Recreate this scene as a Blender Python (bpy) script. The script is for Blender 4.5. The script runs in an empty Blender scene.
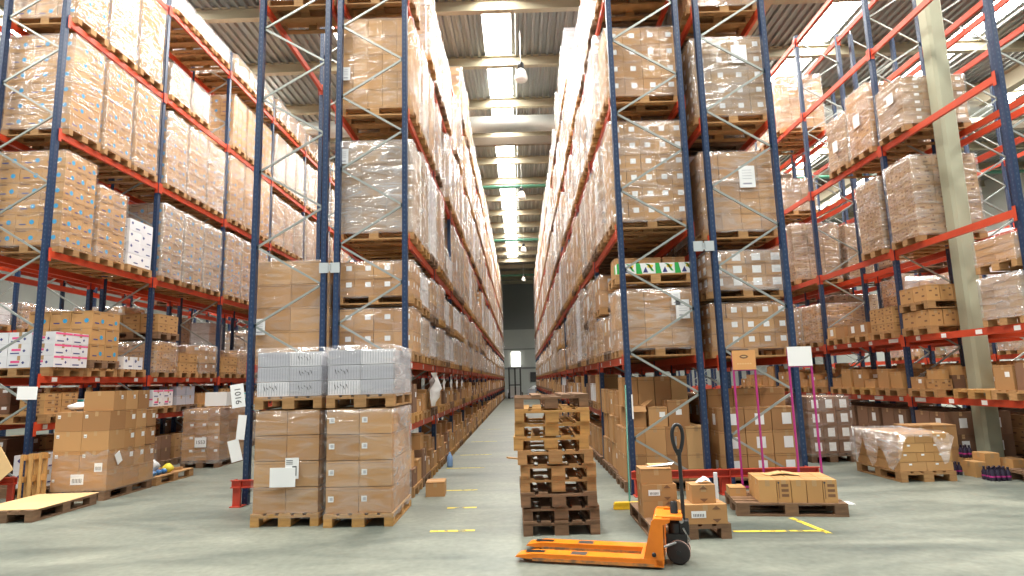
import bpy, math, random
from mathutils import Matrix, Vector
rnd = random.Random(7)
C = bpy.context.scene.collection
PI = math.pi

# ------------------------------------------------------------------ materials
def mat(name, col, rough=.6, metal=0., var=0., bump=0., bscale=60., noise=None, spec=.5):
    m = bpy.data.materials.new(name); m.use_nodes = True
    nt = m.node_tree; n = nt.nodes; l = nt.links
    b = n['Principled BSDF']
    b.inputs['Base Color'].default_value = (*col, 1); b.inputs['Roughness'].default_value = rough
    b.inputs['Metallic'].default_value = metal; b.inputs['Specular IOR Level'].default_value = spec
    src = None
    if noise or bump:
        tc = n.new('ShaderNodeTexCoord')
        mp = n.new('ShaderNodeMapping'); l.new(tc.outputs['Object'], mp.inputs['Vector'])
        if noise: mp.inputs['Scale'].default_value = noise[2]
    if noise:     # (other colour, scale, stretch, amount)
        ns = n.new('ShaderNodeTexNoise'); ns.inputs['Scale'].default_value = noise[1]; ns.inputs['Detail'].default_value = 5
        l.new(mp.outputs['Vector'], ns.inputs['Vector'])
        rp = n.new('ShaderNodeValToRGB'); rp.color_ramp.elements[0].position = .5 - noise[3]; rp.color_ramp.elements[1].position = .5 + noise[3]
        rp.color_ramp.elements[0].color = (*noise[0], 1); rp.color_ramp.elements[1].color = (*col, 1)
        l.new(ns.outputs['Fac'], rp.inputs['Fac']); src = rp.outputs['Color']
    if var:
        oi = n.new('ShaderNodeObjectInfo'); mr = n.new('ShaderNodeMapRange')
        mr.inputs['To Min'].default_value = 1 - var; mr.inputs['To Max'].default_value = 1 + var
        l.new(oi.outputs['Random'], mr.inputs['Value'])
        hs = n.new('ShaderNodeHueSaturation'); l.new(mr.outputs['Result'], hs.inputs['Value'])
        hs.inputs['Color'].default_value = (*col, 1)
        if src: l.new(src, hs.inputs['Color'])
        src = hs.outputs['Color']
    if src: l.new(src, b.inputs['Base Color'])
    if bump:
        n2 = n.new('ShaderNodeTexNoise'); n2.inputs['Scale'].default_value = bscale
        l.new(mp.outputs['Vector'], n2.inputs['Vector'])
        bp = n.new('ShaderNodeBump'); bp.inputs['Strength'].default_value = bump; bp.inputs['Distance'].default_value = .01
        l.new(n2.outputs['Fac'], bp.inputs['Height']); l.new(bp.outputs['Normal'], b.inputs['Normal'])
    return m

CB = [mat('carton_a', (.445, .235, .092), .75, var=.10), mat('carton_b', (.51, .285, .118), .75, var=.10),
      mat('carton_c', (.38, .195, .078), .75, var=.10), mat('carton_d', (.57, .35, .155), .75, var=.08)]
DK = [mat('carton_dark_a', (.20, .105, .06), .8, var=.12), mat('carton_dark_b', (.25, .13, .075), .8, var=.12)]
BD = [mat('carton_tan_a', (.52, .29, .11), .7, var=.06), mat('carton_tan_b', (.47, .255, .095), .7, var=.06)]
GY = [mat('grey_card_a', (.50, .505, .56), .7), mat('grey_card_b', (.34, .345, .41), .7)]
WH = [mat('white_card_a', (.80, .80, .82), .6), mat('white_card_b', (.74, .74, .78), .6)]
PK = [mat('pinkish_card_a', (.45, .29, .15), .75, var=.1), mat('pinkish_card_b', (.37, .23, .115), .75, var=.1)]
TONES = {'brown': CB, 'dark': DK, 'tan': BD, 'grey': GY, 'white': WH, 'pink': PK}
M_tape = mat('packing_tape', (.46, .29, .14), .35)
M_seam = mat('carton_crease', (.22, .11, .05), .9)
M_paper = mat('paper', (.86, .87, .88), .6)
M_ink = mat('ink', (.05, .05, .06), .6)
M_inkb = mat('brown_ink', (.20, .10, .05), .8)
M_blue = mat('blue_print', (.03, .33, .62), .6)
M_navy = mat('navy_print', (.05, .06, .22), .6)
M_mag = mat('magenta_print', (.80, .10, .28), .6)
M_teal = mat('teal_print', (.05, .50, .52), .6)
M_green = mat('green_print', (.03, .42, .08), .5)
M_yelp = mat('yellow_print', (.85, .70, .06), .6)
M_wood = mat('pallet_wood', (.48, .27, .11), .8, var=.18, noise=((.33, .17, .065), 6, (1, 1, 6), .25), bump=.3)
M_wood2 = mat('aged_pallet_wood', (.25, .14, .075), .85, var=.2, noise=((.14, .08, .045), 7, (1, 1, 5), .25), bump=.3)
M_wood3 = mat('warm_pallet_wood', (.56, .31, .095), .8, var=.15, noise=((.40, .21, .07), 7, (1, 1, 5), .25), bump=.3)
M_beam = mat('beam_red_orange', (.62, .068, .022), .42, noise=((.50, .052, .018), 3, (1, 1, 1), .3))
M_guard = mat('guard_red', (.62, .065, .028), .5, noise=((.40, .045, .025), 5, (1, 1, 1), .3))
M_brace = mat('galvanised_brace', (.36, .39, .37), .38, metal=.55)
M_plate = mat('galvanised_plate', (.52, .56, .57), .4, metal=.4)
M_orange = mat('jack_orange', (.90, .24, .012), .38, noise=((.80, .20, .01), 9, (1, 1, 1), .2))
M_yjack = mat('worn_orange_edge', (.70, .25, .05), .5, noise=((.22, .13, .07), 14, (1, 1, 1), .12))
M_black = mat('black_metal', (.018, .018, .02), .35)
M_rub = mat('rubber', (.03, .025, .025), .6)
M_rim = mat('wheel_tread', (.42, .27, .22), .6)
M_steel = mat('steel', (.45, .45, .45), .3, metal=.9)
M_magen = mat('magenta_paint', (.42, .03, .20), .4)
M_broomy = mat('yellow_plastic', (.85, .52, .02), .5)
M_broomg = mat('green_handle', (.03, .15, .11), .4)
M_bag = mat('plastic_bag', (.82, .83, .85), .3)
M_col = mat('column_concrete', (.40, .41, .30), .8, noise=((.33, .34, .25), 3, (1, 1, .4), .3), bump=.1)
M_purlin = mat('purlin_beige', (.34, .30, .21), .5)
M_duct = mat('duct_metal', (.62, .63, .60), .28, metal=.7)
M_green_b = mat('green_tie_beam', (.05, .17, .11), .5)
M_wlow = mat('wall_panel_light', (.36, .38, .36), .7, noise=((.31, .33, .31), .6, (1, 1, 1), .3))
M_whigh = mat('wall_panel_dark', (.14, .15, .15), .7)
M_redfilm = mat('red_film', (.55, .07, .06), .3)
M_dkgoods = mat('dark_bottles', (.025, .018, .04), .3)
M_bluegoods = mat('blue_bottles', (.05, .20, .50), .3)
M_kraft = mat('kraft_sheet', (.68, .46, .23), .75, noise=((.60, .40, .19), 3, (1, 1, 1), .3))

def rack_blue():
    m = mat('rack_blue', (.025, .07, .19), .38); nt = m.node_tree; n = nt.nodes; l = nt.links
    tc = n.new('ShaderNodeTexCoord'); sp = n.new('ShaderNodeSeparateXYZ'); l.new(tc.outputs['Object'], sp.inputs[0])
    def mth(op, a, b=None, v=None):
        q = n.new('ShaderNodeMath'); q.operation = op; l.new(a, q.inputs[0])
        if b is not None: l.new(b, q.inputs[1])
        elif v is not None: q.inputs[1].default_value = v
        return q.outputs[0]
    fz = mth('FRACT', mth('MULTIPLY', sp.outputs['Z'], v=13.))
    hz = mth('LESS_THAN', fz, v=.36)
    hy = mth('LESS_THAN', mth('ABSOLUTE', sp.outputs['Y']), v=.010)
    hx = mth('LESS_THAN', mth('ABSOLUTE', mth('ABSOLUTE', sp.outputs['X']), v=0), v=.010)
    side = mth('MAXIMUM', hy, hx)
    h = mth('MULTIPLY', hz, side)
    mx = n.new('ShaderNodeMix'); mx.data_type = 'RGBA'; mx.inputs['A'].default_value = (.010, .030, .082, 1); mx.inputs['B'].default_value = (.05, .075, .13, 1)
    l.new(h, mx.inputs['Factor']); l.new(mx.outputs['Result'], n['Principled BSDF'].inputs['Base Color'])
    return m
M_upr = rack_blue()

def film(name, lo, hi, tint=(.88, .88, .90)):
    m = bpy.data.materials.new(name); m.use_nodes = True; nt = m.node_tree; n = nt.nodes; l = nt.links
    n.clear(); out = n.new('ShaderNodeOutputMaterial')
    tc = n.new('ShaderNodeTexCoord'); oi = n.new('ShaderNodeObjectInfo')
    ad = n.new('ShaderNodeVectorMath'); ad.operation = 'ADD'
    sc = n.new('ShaderNodeVectorMath'); sc.operation = 'SCALE'; sc.inputs[0].default_value = (7, 5, 9)
    l.new(oi.outputs['Random'], sc.inputs['Scale']); l.new(tc.outputs['Object'], ad.inputs[0]); l.new(sc.outputs[0], ad.inputs[1])
    mp = n.new('ShaderNodeMapping'); mp.inputs['Scale'].default_value = (.8, .8, 3.2); mp.inputs['Rotation'].default_value = (.35, .25, 0)
    l.new(ad.outputs[0], mp.inputs['Vector'])
    ns = n.new('ShaderNodeTexNoise'); ns.inputs['Scale'].default_value = 2.4; ns.inputs['Detail'].default_value = 3.5; ns.inputs['Distortion'].default_value = 1.5
    l.new(mp.outputs[0], ns.inputs['Vector'])
    rp = n.new('ShaderNodeValToRGB'); e = rp.color_ramp.elements
    e[0].position = .40; e[0].color = (lo, lo, lo, 1); e[1].position = .72; e[1].color = (hi, hi, hi, 1)
    l.new(ns.outputs['Fac'], rp.inputs['Fac'])
    bp = n.new('ShaderNodeBump'); bp.inputs['Strength'].default_value = .9; bp.inputs['Distance'].default_value = .03
    l.new(ns.outputs['Fac'], bp.inputs['Height'])
    tr = n.new('ShaderNodeBsdfTransparent'); gl = n.new('ShaderNodeBsdfGlossy'); gl.inputs['Roughness'].default_value = .15
    df = n.new('ShaderNodeBsdfDiffuse'); df.inputs['Color'].default_value = (*tint, 1); gl.inputs['Color'].default_value = (.95, .95, .95, 1)
    l.new(bp.outputs[0], gl.inputs['Normal']); l.new(bp.outputs[0], df.inputs['Normal'])
    m1 = n.new('ShaderNodeMixShader'); m1.inputs[0].default_value = .5; l.new(df.outputs[0], m1.inputs[1]); l.new(gl.outputs[0], m1.inputs[2])
    m2 = n.new('ShaderNodeMixShader'); l.new(rp.outputs['Color'], m2.inputs[0]); l.new(tr.outputs[0], m2.inputs[1]); l.new(m1.outputs[0], m2.inputs[2])
    l.new(m2.outputs[0], out.inputs['Surface'])
    return m
FILM = [film('stretch_film_clear', .04, .28), film('stretch_film', .08, .48), film('stretch_film_heavy_and_sheen', .18, .66), film('stretch_film_glare', .22, .78)]  # heavy film doubles as painted side sheen, last one carries painted skylight glare

def emit(name, col, s):
    m = bpy.data.materials.new(name); m.use_nodes = True; n = m.node_tree.nodes; n.clear()
    e = n.new('ShaderNodeEmission'); e.inputs[0].default_value = (*col, 1); e.inputs[1].default_value = s
    o = n.new('ShaderNodeOutputMaterial'); m.node_tree.links.new(e.outputs[0], o.inputs[0]); return m
SKY_S = 40.
M_sky = emit('skylight_panel', (1., .97, .90), SKY_S)
M_win = emit('bright_window', (1., .95, .86), 6.)

def floor_mat():
    m = bpy.data.materials.new('concrete_floor'); m.use_nodes = True; nt = m.node_tree; n = nt.nodes; l = nt.links
    b = n['Principled BSDF']; tc = n.new('ShaderNodeTexCoord')
    a = n.new('ShaderNodeTexNoise'); a.inputs['Scale'].default_value = .55; a.inputs['Detail'].default_value = 8; a.inputs['Roughness'].default_value = .62; a.inputs['Distortion'].default_value = .6
    mp = n.new('ShaderNodeMapping'); mp.inputs['Scale'].default_value = (1, 2.6, 1); mp.inputs['Rotation'].default_value = (0, 0, .5)
    l.new(tc.outputs['Object'], mp.inputs[0]); l.new(mp.outputs[0], a.inputs['Vector'])
    r = n.new('ShaderNodeValToRGB'); r.color_ramp.elements[0].position = .33; r.color_ramp.elements[0].color = (.080, .108, .090, 1)
    r.color_ramp.elements[1].position = .68; r.color_ramp.elements[1].color = (.225, .245, .185, 1)
    l.new(a.outputs['Fac'], r.inputs['Fac'])
    c = n.new('ShaderNodeTexNoise'); c.inputs['Scale'].default_value = 14; c.inputs['Detail'].default_value = 6; l.new(tc.outputs['Object'], c.inputs['Vector'])
    mx = n.new('ShaderNodeMix'); mx.data_type = 'RGBA'; mx.blend_type = 'OVERLAY'; mx.inputs['Factor'].default_value = .35
    l.new(r.outputs['Color'], mx.inputs['A']); l.new(c.outputs['Fac'], mx.inputs['B'])
    hs = n.new('ShaderNodeHueSaturation'); hs.inputs['Saturation'].default_value = .72; l.new(mx.outputs['Result'], hs.inputs['Color'])
    l.new(hs.outputs[0], b.inputs['Base Color'])
    mr = n.new('ShaderNodeMapRange'); mr.inputs['To Min'].default_value = .32; mr.inputs['To Max'].default_value = .62; l.new(a.outputs['Fac'], mr.inputs['Value'])
    l.new(mr.outputs[0], b.inputs['Roughness'])
    bp = n.new('ShaderNodeBump'); bp.inputs['Strength'].default_value = .08; l.new(c.outputs['Fac'], bp.inputs['Height']); l.new(bp.outputs[0], b.inputs['Normal'])
    return m
def stripe_mat():
    m = mat('worn_yellow_paint', (.72, .56, .05), .6); nt = m.node_tree; n = nt.nodes; l = nt.links
    b = n['Principled BSDF']; tc = n.new('ShaderNodeTexCoord'); a = n.new('ShaderNodeTexNoise'); a.inputs['Scale'].default_value = 9; a.inputs['Detail'].default_value = 6
    l.new(tc.outputs['Object'], a.inputs['Vector'])
    r = n.new('ShaderNodeValToRGB'); r.color_ramp.elements[0].position = .36; r.color_ramp.elements[1].position = .47; l.new(a.outputs['Fac'], r.inputs['Fac'])
    l.new(r.outputs['Color'], b.inputs['Alpha']); return m
M_stripe = stripe_mat()

# ------------------------------------------------------------------ mesh builder
class MB:
    def __init__(s): s.v = []; s.f = []; s.m = []; s.mats = []; s.sm = []
    def mi(s, m):
        if m not in s.mats: s.mats.append(m)
        return s.mats.index(m)
    def poly(s, pts, m, smooth=False):
        k = len(s.v); s.v += [tuple(p) for p in pts]; s.f.append(tuple(range(k, k + len(pts)))); s.m.append(s.mi(m)); s.sm.append(smooth)
    def grid(s, rows, m, closed=False, smooth=True):
        k = len(s.v); w = len(rows[0]); i = s.mi(m)
        for r in rows: s.v += [tuple(p) for p in r]
        for a in range(len(rows) - 1):
            for b in range(w if closed else w - 1):
                c = (b + 1) % w
                s.f.append((k + a*w + b, k + a*w + c, k + (a+1)*w + c, k + (a+1)*w + b)); s.m.append(i); s.sm.append(smooth)
    def box(s, x0, x1, y0, y1, z0, z1, m, T=None, skip=''):
        P = [(x0,y0,z0),(x1,y0,z0),(x1,y1,z0),(x0,y1,z0),(x0,y0,z1),(x1,y0,z1),(x1,y1,z1),(x0,y1,z1)]
        if T is not None: P = [tuple(T @ Vector(p)) for p in P]
        k = len(s.v); s.v += P; i = s.mi(m)
        for nm, q in (('b',(0,3,2,1)),('t',(4,5,6,7)),('f',(0,1,5,4)),('r',(1,2,6,5)),('k',(2,3,7,6)),('l',(3,0,4,7))):
            if nm in skip: continue
            s.f.append(tuple(k + a for a in q)); s.m.append(i); s.sm.append(False)
    def bar(s, p, q, w, h, m, up=(0,0,1)):
        p = Vector(p); q = Vector(q); d = (q - p); L = d.length; d.normalize(); u = Vector(up)
        if abs(d.dot(u)) > .99: u = Vector((0,1,0))
        a = d.cross(u).normalized(); b = a.cross(d).normalized()
        T = Matrix.Translation(p) @ Matrix((a, d, b)).transposed().to_4x4()
        s.box(-w/2, w/2, 0, L, -h/2, h/2, m, T)
    def tube(s, pts, r, m, n=10, caps=True, rr=None):
        pts = [Vector(p) for p in pts]; rows = []
        d0 = (pts[1] - pts[0]).normalized(); u = Vector((0,0,1)) if abs(d0.z) < .9 else Vector((0,1,0))
        for i, p in enumerate(pts):
            d = (pts[min(i+1, len(pts)-1)] - pts[max(i-1, 0)]).normalized()
            a = d.cross(u).normalized(); b = a.cross(d).normalized(); R = rr[i] if rr else r
            rows.append([p + (a*math.cos(t) + b*math.sin(t))*R for t in [2*PI*j/n for j in range(n)]])
        s.grid(rows, m, closed=True)
        if caps:
            s.poly(list(reversed(rows[0])), m); s.poly(rows[-1], m)
    def lathe(s, prof, m, c=(0,0,0), n=20, axis='z'):
        rows = []
        for r, z in prof:
            rw = []
            for j in range(n):
                t = 2*PI*j/n
                if axis == 'z': rw.append((c[0]+r*math.cos(t), c[1]+r*math.sin(t), c[2]+z))
                else: rw.append((c[0]+r*math.cos(t), c[1]+z, c[2]+r*math.sin(t)))
            rows.append(rw)
        s.grid(rows, m, closed=True)
    def prism(s, pts, y0, y1, m, T=None):      # outline in xz, extruded along y
        a = [Vector((x, y0, z)) for x, z in pts]; b = [Vector((x, y1, z)) for x, z in pts]
        if T is not None: a = [T @ p for p in a]; b = [T @ p for p in b]
        s.poly(a, m); s.poly(list(reversed(b)), m)
        for i in range(len(a)):
            j = (i + 1) % len(a); s.poly([a[j], a[i], b[i], b[j]], m)
    def disc(s, c, r, m, face, n=8):
        P = [on_face(face, c, r*math.cos(2*PI*j/n), r*math.sin(2*PI*j/n)) for j in range(n)]; s.poly(P, m)
    def data(s, name):
        me = bpy.data.meshes.new(name); me.from_pydata(s.v, [], s.f)
        for m in s.mats: me.materials.append(m)
        me.polygons.foreach_set('material_index', s.m); me.polygons.foreach_set('use_smooth', s.sm); me.update(); return me
    def build(s, name, parent=None, loc=None, rot=None): return link(name, s.data(name), parent, loc, rot)

def on_face(face, c, u, v):
    x, y, z = c
    if face == 'f': return (x + u, y, z + v)
    if face == 'r': return (x, y + u, z + v)
    if face == 'l': return (x, y - u, z + v)
    if face == 't': return (x + u, y + v, z)
def link(name, me, parent=None, loc=None, rot=None):
    o = bpy.data.objects.new(name, me); C.objects.link(o)
    if parent: o.parent = parent
    if loc: o.location = loc
    if rot: o.rotation_euler = rot
    return o
def tag(o, label=None, cat=None, group=None, kind=None):
    if label: o['label'] = label
    if cat: o['category'] = cat
    if group: o['group'] = group
    if kind: o['kind'] = kind
    return o
def thing(name, label, cat, loc=(0,0,0), rz=0, group=None):
    o = bpy.data.objects.new(name, None); C.objects.link(o); o.location = loc; o.rotation_euler = (0,0,rz); o.empty_display_size = .1
    return tag(o, label, cat, group)
def struct(o): o['kind'] = 'structure'; return o
def bevel(o, w=.004, seg=1):
    b = o.modifiers.new('bevel', 'BEVEL'); b.width = w; b.segments = seg; b.limit_method = 'ANGLE'; return o
ONES = ['', 'first','second','third','fourth','fifth','sixth','seventh','eighth','ninth','tenth','eleventh','twelfth','thirteenth','fourteenth','fifteenth','sixteenth','seventeenth','eighteenth','nineteenth']
TENS = {2:'twenty',3:'thirty',4:'forty',5:'fifty',6:'sixty'}
def nth(k):
    if k < 20: return ONES[k]
    t, u = divmod(k, 10)
    return (TENS[t] + '-' + ONES[u]) if u else TENS[t][:-1] + 'ieth'

# ------------------------------------------------------------------ marks on cartons
def rect(mb, face, c, w, h, m):
    mb.poly([on_face(face, c, -w/2, -h/2), on_face(face, c, w/2, -h/2), on_face(face, c, w/2, h/2), on_face(face, c, -w/2, h/2)], m)
def marks(mb, x0, x1, y0, y1, z0, z1, style, rs, faces='flr'):
    e = .0022
    for fc in faces:
        if fc == 'f': W = x1 - x0; base = lambda u, v: (x0 + u*W, y0 - e, z0 + v*(z1-z0))
        elif fc == 'r': W = y1 - y0; base = lambda u, v: (x1 + e, y0 + u*W, z0 + v*(z1-z0))
        else: W = y1 - y0; base = lambda u, v: (x0 - e, y1 - u*W, z0 + v*(z1-z0))
        H = z1 - z0
        if style == 'label':
            if rs.random() < .8: rect(mb, fc, base(.72, .62), min(.09, W*.3), min(.075, H*.35), M_paper)
        elif style == 'midlabel':
            rect(mb, fc, base(.5, .55), min(.085, W*.4), min(.08, H*.4), M_paper)
        elif style == 'biglabel':
            if rs.random() < .8: rect(mb, fc, base(.55, .5), min(.13, W*.5), min(.16, H*.6), M_paper)
        elif style == 'dot':
            mb.disc(base(.72, .40), min(.042, H*.2), M_blue, fc)
            rect(mb, fc, base(.28, .84), W*.42, .016, M_inkb); rect(mb, fc, base(.32, .26), W*.3, .022, M_navy)
        elif style == 'pink':
            rect(mb, fc, base(.5, .86), W*.98, .030, M_mag) if rs.random() < .7 else rect(mb, fc, base(.35, .5), W*.4, .035, M_mag)
            mb.disc(base(.7, .42), .026, M_navy, fc, 4); rect(mb, fc, base(.3, .22), W*.4, .020, M_navy)
        elif style == 'diamond':
            mb.disc(base(.22, .66), .036, M_navy, fc, 4); rect(mb, fc, base(.68, .25), W*.35, .022, M_navy)
        elif style == 'teal':
            rect(mb, fc, base(.5, .86), W*.98, .035, M_teal); rect(mb, fc, base(.5, .16), W*.98, .035, M_teal)
            mb.disc(base(.45, .5), .03, M_navy, fc, 4)
        elif style == 'print':
            rect(mb, fc, base(.3, .6), W*.22, .025, M_inkb); rect(mb, fc, base(.72, .3), W*.2, .03, M_inkb); rect(mb, fc, base(.75, .72), .03, .03, M_inkb)
        elif style == 'script':
            nst = 12
            for k in range(nst):
                rect(mb, fc, base((k+.5)/nst, .5), .006, H*.86, GY[1])
            if rs.random() < .45:
                u0 = .15 + rs.random()*.2
                for q in range(5):
                    a = base(u0 + q*.09, .72 - (q % 2)*.1); b = base(u0 + q*.09 + .05, .38 + (q % 3)*.1); a2 = base(u0 + q*.09 + .03, .72 - (q % 2)*.1); b2 = base(u0 + q*.09 + .065, .38 + (q % 3)*.1)
                    off = {'f': (0,-.001,0), 'r': (.001,0,0), 'l': (-.001,0,0)}[fc]
                    mb.poly([tuple(c+o for c, o in zip(pt, off)) for pt in (a, b, b2, a2)], M_ink)
        if style in (None, 'label', 'midlabel', 'biglabel', 'dot', 'print', 'slit'):
            rect(mb, fc, base(.5, .925), W*.96, .005, M_seam)

def split(a, b, n, g=.006):
    w = (b - a)/n
    return [(a + i*w + g/2, a + (i+1)*w - g/2) for i in range(n)]
def stack_cells(nx, ny, nz, X=.58, Y=.385, z0=.146, h=1.5, shell=True):
    for k, (za, zb) in enumerate(split(z0, z0 + h, nz, .004)):
        for i, (xa, xb) in enumerate(split(-X, X, nx)):
            for j, (ya, yb) in enumerate(split(-Y, Y, ny)):
                if shell and 0 < i < nx-1 and 0 < j < ny-1 and k < nz-1: continue
                yield i, j, k, (xa, xb, ya, yb, za, zb)

# ------------------------------------------------------------------ pallets (long side on x)
def pallet_pieces():
    L, W = .6, .4; out = []
    for y, w in ((-.3275,.145),(-.1625,.10),(0,.145),(.1625,.10),(.3275,.145)): out.append(('deck_board', -L, L, y-w/2, y+w/2, .122, .144))
    for x in (-.5275, 0, .5275): out.append(('stringer_board', x-.0725, x+.0725, -W, W, .100, .122))
    for x in (-.5275, 0, .5275):
        for y, w in ((-.35,.10),(0,.145),(.35,.10)): out.append(('block', x-.0725, x+.0725, y-w/2, y+w/2, .022, .100))
    for y, w in ((-.35,.10),(0,.145),(.35,.10)): out.append(('skid_board', -L, L, y-w/2, y+w/2, 0, .022))
    return out
PP = pallet_pieces()
def pallet_mesh(m, nm='pallet'):
    mb = MB()
    for _, x0, x1, y0, y1, z0, z1 in PP: mb.box(x0+.001, x1-.001, y0+.001, y1-.001, z0, z1, m)
    return mb.data(nm)
PAL = [pallet_mesh(M_wood), pallet_mesh(M_wood2), pallet_mesh(M_wood3)]
PIECE = {}
def pallet_parts(parent, m, seed=0, wob=.0):
    rs = random.Random(seed)
    for k, (nm, x0, x1, y0, y1, z0, z1) in enumerate(PP):
        key = (k, m.name)
        if key not in PIECE:
            mb = MB(); mb.box(-(x1-x0)/2+.001, (x1-x0)/2-.001, -(y1-y0)/2, (y1-y0)/2, -(z1-z0)/2, (z1-z0)/2, m); PIECE[key] = mb.data(nm)
        if wob and nm == 'deck_board' and rs.random() < .12: continue
        o = link(nm, PIECE[key], parent, ((x0+x1)/2 + rs.uniform(-wob, wob), (y0+y1)/2, (z0+z1)/2))

# ------------------------------------------------------------------ stretch wrap shells
def wrap_data(h, X=.598, Y=.403, z0=.10, amp=.012, m=None, top=True, seed=0, side=None):
    rs = random.Random(seed); mb = MB(); m = m or FILM[1]; per = []
    nxs, nys = 12, 8
    for i in range(nxs): per.append((-X + 2*X*i/nxs, -Y, 0, -1))
    for i in range(nys): per.append((X, -Y + 2*Y*i/nys, 1, 0))
    for i in range(nxs): per.append((X - 2*X*i/nxs, Y, 0, 1))
    for i in range(nys): per.append((-X, Y - 2*Y*i/nys, -1, 0))
    rows = []; nz = max(4, int(h/.12))
    for k in range(nz + 1):
        z = z0 + (h + .05)*k/nz; r = []
        for (x, y, ax, ay) in per:
            d = rs.uniform(0, amp)
            r.append((x + ax*d, y + ay*d, z + rs.uniform(-.01, .01)))
        rows.append(r)
    if top:
        zt = z0 + h + .065
        rows.append([(x*.96, y*.95, zt) for (x, y, ax, ay) in per]); rows.append([(x*.72, y*.62, zt + rs.uniform(.0, .012)) for (x, y, ax, ay) in per])
    mb.grid(rows, m, closed=True)
    if side:  # right-hand faces take a second film, for a painted reflection
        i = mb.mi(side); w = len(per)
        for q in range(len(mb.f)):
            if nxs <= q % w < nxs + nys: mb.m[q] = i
    return mb.data('stretch_wrap')

# ------------------------------------------------------------------ load prototypes
PROTO = {}
def proto(key, near):
    """key = (tone, mark, nx, ny, nz, h, filmlevel, seed)"""
    k2 = key + (near,)
    if k2 in PROTO: return PROTO[k2]
    tone, mark, nx, ny, nz, h, fl, seed = key
    rs = random.Random(seed*31 + nx*7 + nz); T = TONES[tone]; d = {}
    if near:
        xs = split(-.58, .58, nx); w = xs[0][1]-xs[0][0]; y_ = split(-.385, .385, ny); dd = y_[0][1]-y_[0][0]; hh = h/nz - .004
        d['carton'] = []
        for t in T[:2]:
            mb = MB(); mb.box(-w/2, w/2, -dd/2, dd/2, 0, hh, t); marks(mb, -w/2, w/2, -dd/2, dd/2, 0, hh, mark, rs); 
            rect(mb, 't', (0, 0, hh+.001), w, .05, M_tape)
            d['carton'].append(mb.data('carton'))
        d['cells'] = [((c[0]+c[1])/2, (c[2]+c[3])/2, c[4]) for _, _, _, c in stack_cells(nx, ny, nz, h=h)]
    else:
        mb = MB()
        for i, j, k, c in stack_cells(nx, ny, nz, h=h):
            t = rs.choice(T); q = rs.uniform(0, .006)
            if i in (0, nx-1) and j in (0, ny-1) and rs.random() < .0: continue
            mb.box(c[0]+q, c[1]-q, c[2]+q, c[3]-q, c[4], c[5], t)
            fs = ('f' if j == 0 else '') + ('r' if i == nx-1 else '') + ('l' if i == 0 else '')
            marks(mb, c[0]+q, c[1]-q, c[2]+q, c[3]-q, c[4], c[5], mark, rs, fs)
        d['carton_stack'] = mb.data('carton_stack')
    if fl >= 0: d['wrap'] = wrap_data(h, m=FILM[fl], seed=seed)
    PROTO[k2] = d; return d
TONEW = {'brown': 'brown', 'dark': 'dark brown', 'tan': 'tan', 'grey': 'grey', 'white': 'white', 'pink': 'pale'}
NLOAD = [0]
def note(parent, face, c, w=.2, h=.28):
    mb = MB(); x, y, z = c; t = .003
    if face == 'f': mb.box(x-w/2, x+w/2, y-t, y, z-h/2, z+h/2, M_paper)
    elif face == 'r': mb.box(x, x+t, y-w/2, y+w/2, z-h/2, z+h/2, M_paper)
    else: mb.box(x-t, x, y-w/2, y+w/2, z-h/2, z+h/2, M_paper)
    if face == 'f':
        for k in range(4): rect(mb, 'f', (x, y-t-.0008, z+h*.3-k*h*.13), w*.6, .005, GY[1])
        rect(mb, 'f', (x, y-t-.0008, z-h*.32), w*.55, h*.07, GY[1])
    o = mb.build('shipping_note', parent); o['label'] = 'white paper shipping note'
    return o
def load(key, loc, label, near=False, pal=0, group=None, rz=0, nt=None, face='f', cat='pallet load'):
    NLOAD[0] += 1
    p = proto(key, near); t = thing('pallet_load', label, cat, loc, rz, group)
    link('pallet', PAL[pal], t)
    if near:
        rs = random.Random(hash_(loc))
        for (x, y, z) in p['cells']:
            link('carton', rs.choice(p['carton']), t, (x + rs.uniform(-.003,.003), y + rs.uniform(-.003,.003), z), (0, 0, rs.uniform(-.006,.006)))
    else: link('carton_stack', p['carton_stack'], t)
    if 'wrap' in p: link('stretch_wrap', p['wrap'], t)
    if nt:
        for (fc, u, z, w, h) in nt:
            c = (u, -.42, z) if fc == 'f' else ((.617, u, z) if fc == 'r' else (-.617, u, z))
            note(t, fc, c, w, h)
    return t
def hash_(loc): return int(abs(loc[0])*1000 + abs(loc[1])*37000 + abs(loc[2])*910)

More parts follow.
